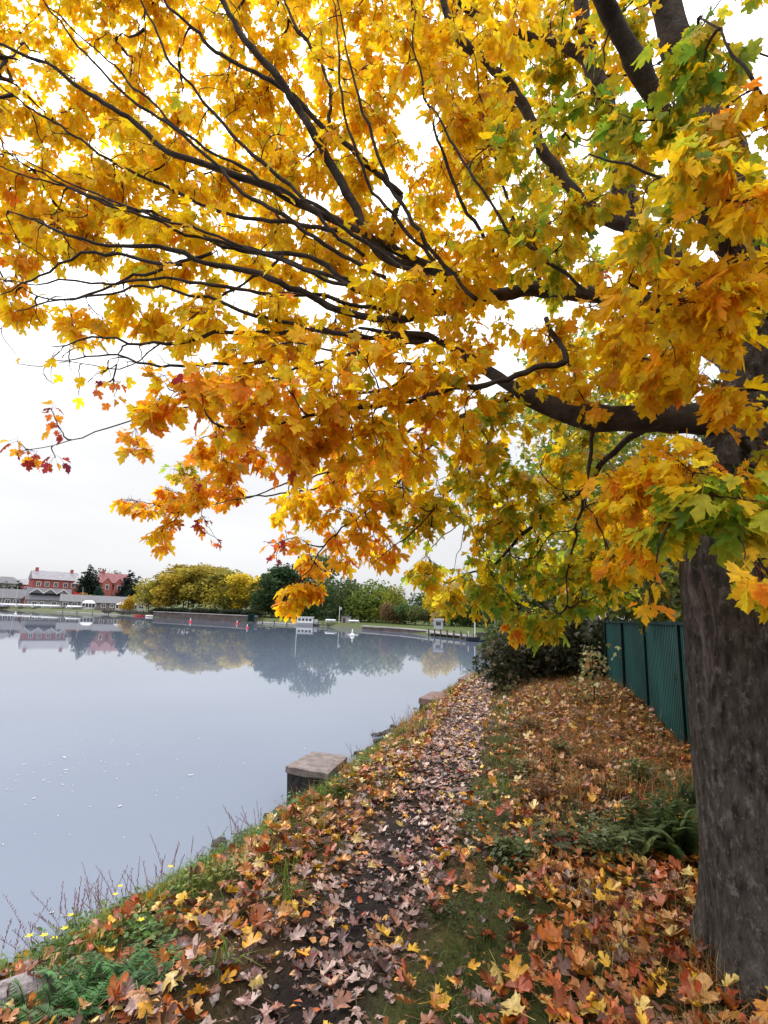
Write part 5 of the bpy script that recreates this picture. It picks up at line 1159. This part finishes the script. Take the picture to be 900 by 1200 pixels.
def house(name, p, z, w, d, h, rh, mw, mr, label, wins, yaw=0, chim=(), roof='gable', cat='house', door=None, along='x'):
    root = empty(name, (p[0], p[1], z), face(p) + yaw); tag(root, label, cat)
    MB().box(-w / 2, w / 2, 0, d, -2, h).build('wall', mw, root)
    r = MB()
    if roof == 'gable': r.gable(-w / 2 - .35, w / 2 + .35, -.45, d + .45, h + .003, h + rh, along)
    else: r.hip(-w / 2 - .35, w / 2 + .35, -.45, d + .45, h + .003, h + rh, d * .5)
    r = r.build('roof', mr, root)
    for cx, cy in chim: MB().box(cx - .45, cx + .45, cy - .4, cy + .4, h + rh * .3, h + rh + 1.0).build('chimney', mw, r)
    for (x, zz, ww, hh) in wins: window(root, x, 0, zz, ww, hh)
    if door: 
        dd = MB().box(door[0] - door[2] / 2, door[0] + door[2] / 2, -.09, -.003, 0.02, door[1]).build('door', M_white, root)
    return root
p = fx(61, 182); hs_ = house('brick_house', p, 4.6, 13.5, 8, 4.9, 3.0, M_brick, M_slate2, 'big red brick house with pale slate roof and white windows', [(x, 2.5, 1.3, 1.6) for x in (-5, -2.6, 0, 2.9, 5.2)] + [(x, -.2, 1.3, 1.6) for x in (-5, -2.6, 0, 2.9)], R(10), ((-5.5, 4), (5, 4)))
w_ = MB(); w_.add([(5.0, -.5, 3.9), (7.6, -.5, 3.9), (6.3, -.5, 6.6), (5.0, 0, 3.9), (7.6, 0, 3.9), (6.3, 0, 6.6)], [(0, 1, 2), (3, 5, 4), (0, 2, 5, 3), (1, 4, 5, 2), (0, 3, 4, 1)]).build('gable_front', M_white, hs_)
house('brick_house', fx(30, 190), 4.4, 5, 6, 3.4, 2, M_brick2, M_slate2, 'small pink brick wing seen left of the big red house', [(-1, 1.4, 1.1, 1.3), (1.2, 1.4, 1.1, 1.3)], R(8))
p = fx(131, 180); h2 = house('gabled_house', p, 4.2, 9, 8, 4.8, 3.4, M_brick2, M_redroof, 'pink brick house with plum tiled roof and front gables', [(-3, .9, 1.2, 1.5), (0, .9, 1.2, 1.5), (3, .9, 1.2, 1.5), (3.2, 3.0, 1.1, 1.2)], R(6), ((-3.6, 4),))
for gx_ in (-2.4, 1.2):
    gm = MB().add([(gx_ - 1.5, -.9, 0), (gx_ + 1.5, -.9, 0), (gx_ + 1.5, -.9, 4.3), (gx_, -.9, 6.2), (gx_ - 1.5, -.9, 4.3), (gx_ - 1.5, .5, 0), (gx_ + 1.5, .5, 0), (gx_ + 1.5, .5, 4.3), (gx_, .5, 6.2), (gx_ - 1.5, .5, 4.3)], [(0, 1, 2, 3, 4), (9, 8, 7, 6, 5), (1, 6, 7, 2), (5, 0, 4, 9), (2, 7, 8, 3), (3, 8, 9, 4)]).build('front_gable', M_brick2, h2)
    f = MB().box(gx_ - .55, gx_ + .55, -.98, -.905, 2.6, 4.2).build('window', M_white, h2); MB().box(gx_ - .4, gx_ + .4, -1.0, -.983, 2.75, 4.05).build('pane', M_glass, f)
    for sg in (-1, 1): MB().add([(gx_, -1.05, 6.45), (gx_ + sg * 1.75, -1.05, 4.25), (gx_ + sg * 1.75, .6, 4.25), (gx_, .6, 6.45), (gx_, -1.05, 6.27), (gx_ + sg * 1.75, -1.05, 4.07), (gx_ + sg * 1.75, .6, 4.07), (gx_, .6, 6.27)], [(0, 1, 2, 3), (7, 6, 5, 4), (0, 4, 5, 1), (1, 5, 6, 2), (2, 6, 7, 3)]).build('gable_roof', M_redroof, h2)
house('slate_house', fx(2, 200), 5.2, 11, 8, 3.2, 2.6, M_graywall, M_slate, 'grey slate roofed house high at the far left', [(-3, .8, 1.2, 1.3), (0, .8, 1.2, 1.3), (3, .8, 1.2, 1.3)], 0, roof='hip')
# boat sheds along the left shore
house('boat_shed', fx(12, 160), .6, 12, 7, 2.1, 2.8, M_shedwall, M_slate, 'long grey roofed boat shed at the far left with white doors', [(-4.5, .5, 1.6, 1.3), (-1, .4, 1.4, 1.4), (1.2, .4, 1.8, 1.4), (4.6, .4, 1.2, 1.4)], R(4), cat='shed')
house('gabled_hut', fx(33, 162), .8, 3.6, 5, 1.9, 2.1, M_brick2, M_redroof, 'small red hut with white edged gable between the sheds', [], R(4), cat='hut', along='y')
p = fx(56, 160); sh_ = house('boat_shed', p, .6, 10.8, 8, 1.9, 3.6, M_graywall, M_slate, 'broad grey roofed club house with three white edged dormer gables', [(-3.6, .5, 1.4, 1.0), (-1.8, .5, 1.2, 1.0), (1.3, .4, 1.3, 1.2), (4.2, .6, .9, 1.0)], R(4), cat='club house')
for gx_ in (-3.4, 0, 3.4):
    MB().gable(gx_ - 1.7, gx_ + 1.7, .6, 4, 3.9, 5.2, 'y').build('dormer_roof', M_slate, sh_)
    for sg in (-1, 1): MB().add([(gx_, .5, 5.35), (gx_ + sg * 1.8, .5, 3.95), (gx_ + sg * 1.8, .5, 3.7), (gx_, .5, 5.08), (gx_, .58, 5.35), (gx_ + sg * 1.8, .58, 3.95), (gx_ + sg * 1.8, .58, 3.7), (gx_, .58, 5.08)], [(0, 1, 2, 3), (7, 6, 5, 4), (0, 4, 5, 1), (1, 5, 6, 2), (2, 6, 7, 3)]).build('barge_board', M_white, sh_)
house('boat_shed', fx(98, 152), .6, 11.5, 6, 1.7, 2.0, M_shedwall, M_slate, 'low grey roofed shed behind the white conservatory', [(-4.6, .4, 1.4, 1.1), (-2.4, .4, 1.4, 1.1), (3.6, .4, 1.6, 1.1)], R(3), cat='shed')
house('boat_shed', fx(143, 146), .6, 12.5, 6, 1.6, 1.9, M_shedwall, M_slate, 'low grey roofed shed behind the wide white marquee', [(-4.6, .4, 1.2, 1.0), (-2.6, .4, 1.0, 1.0), (5, .4, 1.2, 1.0)], R(3), cat='shed')
def conserv(px_, y_, w, h, label):
    p = fx(px_, y_); root = empty('conservatory', (p[0], p[1], tz(*p)), face(p)); tag(root, label, 'conservatory')
    n_ = max(4, int(w / .7)); d = 2.2
    MB().box(-w / 2, w / 2, 0, d, -.5, h * .25).build('base_wall', M_white, root); MB().box(-w / 2 + .06, w / 2 - .06, .06, d, h * .25, h * .68).build('glazing', M_glass, root)
    for i in range(n_ + 1): x = -w / 2 + i * w / n_; MB().box(x - .09, x + .09, -.05, .1, h * .25, h * .68).build('glazing_bar', M_white, root)
    r = MB().add([(-w / 2 - .1, -.15, h * .68), (w / 2 + .1, -.15, h * .68), (w / 2 + .1, d, h * .68), (-w / 2 - .1, d, h * .68), (-w * .36, .5, h * .93), (w * .36, .5, h * .93), (w * .36, d, h * .93), (-w * .36, d, h * .93), (-w * .2, .9, h), (w * .2, .9, h), (w * .2, d, h), (-w * .2, d, h)], [(0, 1, 5, 4), (1, 2, 6, 5), (2, 3, 7, 6), (3, 0, 4, 7), (4, 5, 9, 8), (5, 6, 10, 9), (6, 7, 11, 10), (7, 4, 8, 11), (8, 9, 10, 11)]).build('domed_roof', M_white, root)
conserv(103, 148, 3.2, 2.5, 'small white domed conservatory facing the water'); conserv(148, 142, 5.2, 2.2, 'wide white arched marquee facing the water')
p = fx(165, 141); root = empty('cabin', (p[0], p[1], tz(*p)), face(p)); tag(root, 'small flat white cabin at the right end of the sheds', 'cabin')
MB().box(-1.1, 1.1, 0, 2, -.3, 1.5).build('wall', M_white, root); MB().box(-1.3, 1.3, -.2, 2.2, 1.503, 1.65).build('roof', M_slate, root); window(root, 0, 0, .5, 1.4, .8)
# dinghies drawn up on the shore
M_cover = mat('boat_cover', (.36, .37, .42), .6, .15, 2); M_hull = mat('white_hull', (.5, .5, .52), .35, .06, 2); M_redhull = mat('red_hull', (.55, .03, .05), .4, .15, 2); M_dkhull = mat('dark_hull', (.02, .024, .03), .4, .3, 2); M_mast = mat('mast_alloy', (.5, .5, .52), .4, .1, 3)
def hull(mb, L, W_, H, n_=8):
    vs = []
    for i in range(n_ + 1):
        q = i / n_; w = W_ / 2 * (1 - abs(2 * q - .75) ** 2.4 * .6) * (1 if q < .95 else .12); k_ = H * (.15 * q * q)
        vs += [(-w, q * L - L / 2, H + k_), (-w * .6, q * L - L / 2, .12 * H), (0, q * L - L / 2, 0 + .3 * H * q ** 6), (w * .6, q * L - L / 2, .12 * H), (w, q * L - L / 2, H + k_)]
    fs = [(i * 5 + j, i * 5 + j + 1, i * 5 + j + 6, i * 5 + j + 5) for i in range(n_) for j in range(4)] + [(0, 4, 3, 2, 1), tuple(n_ * 5 + j for j in range(5))] + [(i * 5 + 5, i * 5 + 9, i * 5 + 4, i * 5) for i in range(n_)]
    return mb.add(vs, fs)
def dinghy(p, z, L, yaw, mh, label, group=None, mast=0, cover=True):
    root = empty('dinghy', (p[0], p[1], z), yaw); tag(root, label, 'boat', group); hull(MB(), L, L * .38, L * .13).build('hull', mh, root)
    if cover: MB().gable(-L * .17, L * .17, -L * .46, L * .42, L * .14 + .004, L * .23, 'y').build('cover', M_cover, root)
    if mast: MB().tube([(0, L * .1, L * .1), (0, L * .1, mast)], [.05, .03], 6).build('mast', M_mast, root)
for i, (px_, y_, ms) in enumerate(((2, 157, 5.5), (11, 156, 0), (18, 155, 6), (26, 154, 6), (36, 153, 0), (45, 152, 0), (57, 150, 0), (68, 149, 5.5), (86, 147, 0), (92, 147, 6))):
    p = fx(px_, y_); dinghy(p, tz(*p) + .12, 3.9, face(p) + random.uniform(.8, 1.5) * (-1 if i % 2 else 1), M_hull, ('pale covered dinghy with a mast ashore, ' if ms else 'pale covered mastless dinghy ashore, ') + ORD[9 - i] + ' counted from the domed conservatory', 'dinghies drawn up on the shore', ms)
# quay, pontoon, wall
M_deck = mat('pale_decking', (.32, .31, .30), .8, .15, 2)
def along(p, q): d = Vector((q[0] - p[0], q[1] - p[1])); return math.atan2(d.y, d.x), d.length
def jetty(p, q, z, wd, th, label, md=None, posts=5, name='jetty'):
    a, L = along(p, q); root = empty(name, (p[0], p[1], 0), a); tag(root, label, name.replace('_', ' '))
    nb = max(4, int(L / 1.2))
    for i in range(nb): MB().box(i * L / nb + .02, (i + 1) * L / nb - .02, 0, wd, z - th, z + rng.normal(0, .008)).build('deck_board', md or M_deck, root)
    for i in range(posts):
        x = L * (i + .5) / posts; MB().tube([(x, -.06, -1.6), (x, -.06, z + .35)], [.08, .08], 6).build('post', M_wood, root)
jetty(fx(66, 141), fx(138, 126), WATER + .2, 1.2, .2, 'long pale floating pontoon in front of the boat sheds', name='pontoon', posts=4)
jetty(fx(119, 133), fx(181, 122), .45, 5, .9, 'dark timber quay below the white marquee', M_wood, 8, 'quay')
dinghy(fx(166, 120.5), WATER - .08, 2.6, face(fx(166, 121)) + 1.45, M_redhull, 'small bright red boat moored at the end of the dark quay', cover=False)
dinghy(fx(176, 120), WATER - .08, 1.8, face(fx(176, 120)) + 1.2, M_hull, 'little white boat moored beside the red boat')
def wall_run(pts, h0, h1, th, m, label, name='lake_wall'):
    root = empty(name, (pts[0][0], pts[0][1], 0)); tag(root, label, 'wall')
    for (p, q) in zip(pts[:-1], pts[1:]):
        a, L = along(p, q); k_ = max(1, int(L / 3.2))
        for i in range(k_):
            mb = MB().box(i * L / k_ + .02, (i + 1) * L / k_ - .02, 0, th, h0, h1 + rng.normal(0, .04)); o = mb.build('stone_panel', m, root); o.rotation_euler = (0, 0, a); o.location = (p[0] - pts[0][0], p[1] - pts[0][1], 0)
            o2 = MB().box(i * L / k_ + .01, (i + 1) * L / k_ - .01, -.1, th + .05, h1 + .06, h1 + .2).build('coping', M_graywall, root); o2.rotation_euler = o.rotation_euler; o2.location = o.location
wall_run([fx(180, 119.4), fx(210, 114), fx(240, 108.8), fx(270, 103.9), fx(300, 99.2)], -1.4, .5, .6, M_stonewall, 'long brownish stone lake wall under the yellow trees')
M_hleaf = [(.03, .035, .018), (.05, .045, .02)]
for i, px_ in enumerate(range(184, 306, 9)):
    p = fx(px_, 123.5 - (px_ - 180) * .17); far_tree('hedge_bush', p, 1.9, 3.4, 'bush', (.022, .028, .014), f'dark hedge bush behind the stone lake wall, {ORD[i]} counted from the dark quay', 'dark hedge along the wall', cat='bush')
jetty(fx(302, 98.3), fx(345, 92.5), WATER + .22, 1.2, .2, 'low pale landing edge left of the white cabin boat', name='landing_stage', posts=3)
p = fx(295, 98.5); root = empty('lake_gate', (p[0], p[1], WATER), face(p)); tag(root, 'small green framed gate standing in the water by the wall end', 'gate')
for x in (-.55, .55): MB().box(x - .07, x + .07, -.05, .05, -1, 1.5).build('post', M_fence, root)
MB().box(-.48, .48, -.05, .05, 1.36, 1.48).build('rail', M_fence, root); MB().box(-.48, .48, -.03, .03, .2, 1.3).build('gate_panel', M_post, root)
# white cabin boat
p = fx(361, 92.3); root = empty('cabin_boat', (p[0], p[1], WATER - .15), face(p) + R(2)); tag(root, 'white cabin boat with a row of windows moored at the far bank', 'boat')
o = hull(MB(), 4.4, 1.7, .55).build('hull', M_hull, root); o.rotation_euler = (0, 0, -math.pi / 2)
MB().box(-1.7, .95, -.6, .6, .58, 1.5).build('cabin', M_white, root); MB().box(-1.8, 1.05, -.7, .7, 1.503, 1.58).build('cabin_roof', M_white, root)
for x in (-1.35, -.75, -.15, .45): MB().box(x - .2, x + .2, -.63, -.603, .9, 1.3).build('window', M_glass, root)
MB().box(1.1, 1.7, -.5, .5, .58, 1.2).build('windscreen', M_cover, root)
p = fx(349, 92); root = empty('mooring_pole', (p[0], p[1], WATER)); tag(root, 'tall thin grey pole beside the white cabin boat', 'pole'); MB().tube([(0, 0, -1), (0, 0, 5.2)], [.07, .05], 6).build('shaft', M_mast, root); MB().tube([(0, 0, 5.2), (0, 0, 5.35)], [.1, .06], 6).build('cap', M_wood, root)
jetty(fx(366, 92.5), fx(388, 88.5), WATER + .25, 1.2, .18, 'short jetty right of the white cabin boat', M_wood, 4)
p = fx(398, 88); root = empty('flag_pole', (p[0], p[1], tz(*p))); tag(root, 'white pole with a small pale flag on the far lawn', 'flag pole'); MB().tube([(0, 0, 0), (0, 0, 2.6)], [.05, .04], 6).build('shaft', M_white, root); MB().box(.05, .35, -.01, .01, 2.1, 2.5).build('flag', M_cover, root)
p = fx(406, 89); root = empty('grey_hut', (p[0], p[1], tz(*p)), face(p)); tag(root, 'small flat roofed grey hut on the far lawn', 'hut'); MB().box(-.75, .75, 0, 1.2, -.3, .95).build('wall', M_graywall, root); MB().box(-.85, .85, -.1, 1.3, .953, 1.05).build('roof', M_slate, root); MB().box(-.5, -.1, -.04, -.003, -.2, .75).build('door', M_wood, root)
for px_, y_, lb in ((388, 90, 'small white upturned boat left of the flag pole'), (415, 88, 'small white upturned boat right of the grey hut')):
    p = fx(px_, y_); dinghy(p, tz(*p) + .05, 1.9, face(p) + 1.3, M_hull, lb)
# right-hand landing stages and dark boat
wall_run([fx(425, 80.2), fx(470, 73), fx(535, 59.5)], -1.3, -.18, .5, M_stonewall, 'low stone edging along the far lawn', 'bank_edging')
jetty(fx(500, 64), fx(545, 56), WATER + .45, 1.5, .15, 'grey timber landing stage below the birches', M_graywall, 6)
jetty(fx(538, 56), fx(560, 53), WATER + .3, 1.2, .15, 'short dark landing stage beside the moored dark boat', M_wood, 3)
p = fx(514, 66); root = empty('lawn_cabin', (p[0], p[1], tz(*p)), face(p)); tag(root, 'little pale kiosk at the foot of the birches', 'kiosk'); MB().box(-.55, .55, 0, .9, -.3, 1.0).build('wall', M_cover, root); MB().gable(-.65, .65, -.1, 1.0, 1.003, 1.3).build('roof', M_slate, root); MB().box(-.3, .3, -.04, -.003, .45, .85).build('window', M_glass, root)
p = fx(565, 52); root = empty('dark_boat', (p[0], p[1], WATER - .08), face(p) + R(8)); tag(root, 'dark hulled work boat moored at the right end of the far shore', 'boat')
o = hull(MB(), 3.2, 1.3, .5).build('hull', M_dkhull, root); o.rotation_euler = (0, 0, -math.pi / 2); MB().box(-.5, .5, -.35, .35, .52, .95).build('wheelhouse', M_wood, root); MB().tube([(-.7, 0, .4), (-.7, 0, 1.9)], [.05, .04], 6).build('mast', M_white, root); MB().tube([(.9, -.3, .4), (.9, -.3, 1.0)], [.04, .04], 6).build('stanchion', M_mast, root); MB().tube([(-1.3, .2, .4), (-1.3, .2, 1.0)], [.04, .04], 6).build('stanchion', M_mast, root)
# buoys
def buoy(p, s, lb, red):
    s *= .6
    root = empty('buoy', (p[0], p[1], WATER)); tag(root, lb, 'buoy'); MB().tube([(0, 0, -.3 * s), (0, 0, -.05 * s), (0, 0, .2 * s), (0, 0, .45 * s)], [.2 * s, .4 * s, .4 * s, .2 * s], 10).build('float', M_redhull if red else M_white, root, smooth=True)
    MB().tube([(0, 0, .452 * s), (0, 0, .8 * s), (0, 0, 1.1 * s)], [.17 * s, .13 * s, .05 * s], 8).build('top_mark', M_white, root, smooth=True)
buoy((-30.5, 87.1, -0.6), .95, 'red and white buoy in front of the stone wall', True); buoy((-22.9, 86.7, -0.6), .85, 'red and white buoy left of the green water gate', True); buoy((-16.6, 67.8, -0.6), .7, 'nearer red based buoy before the green water gate', True)
buoy((-2.8, 55.5, -0.6), 1.0, 'small all white buoy on the open water before the far lawn', False); buoy((-66.1, 98.1, -0.6), .9, 'white mooring buoy off the boat sheds at the far left', False)
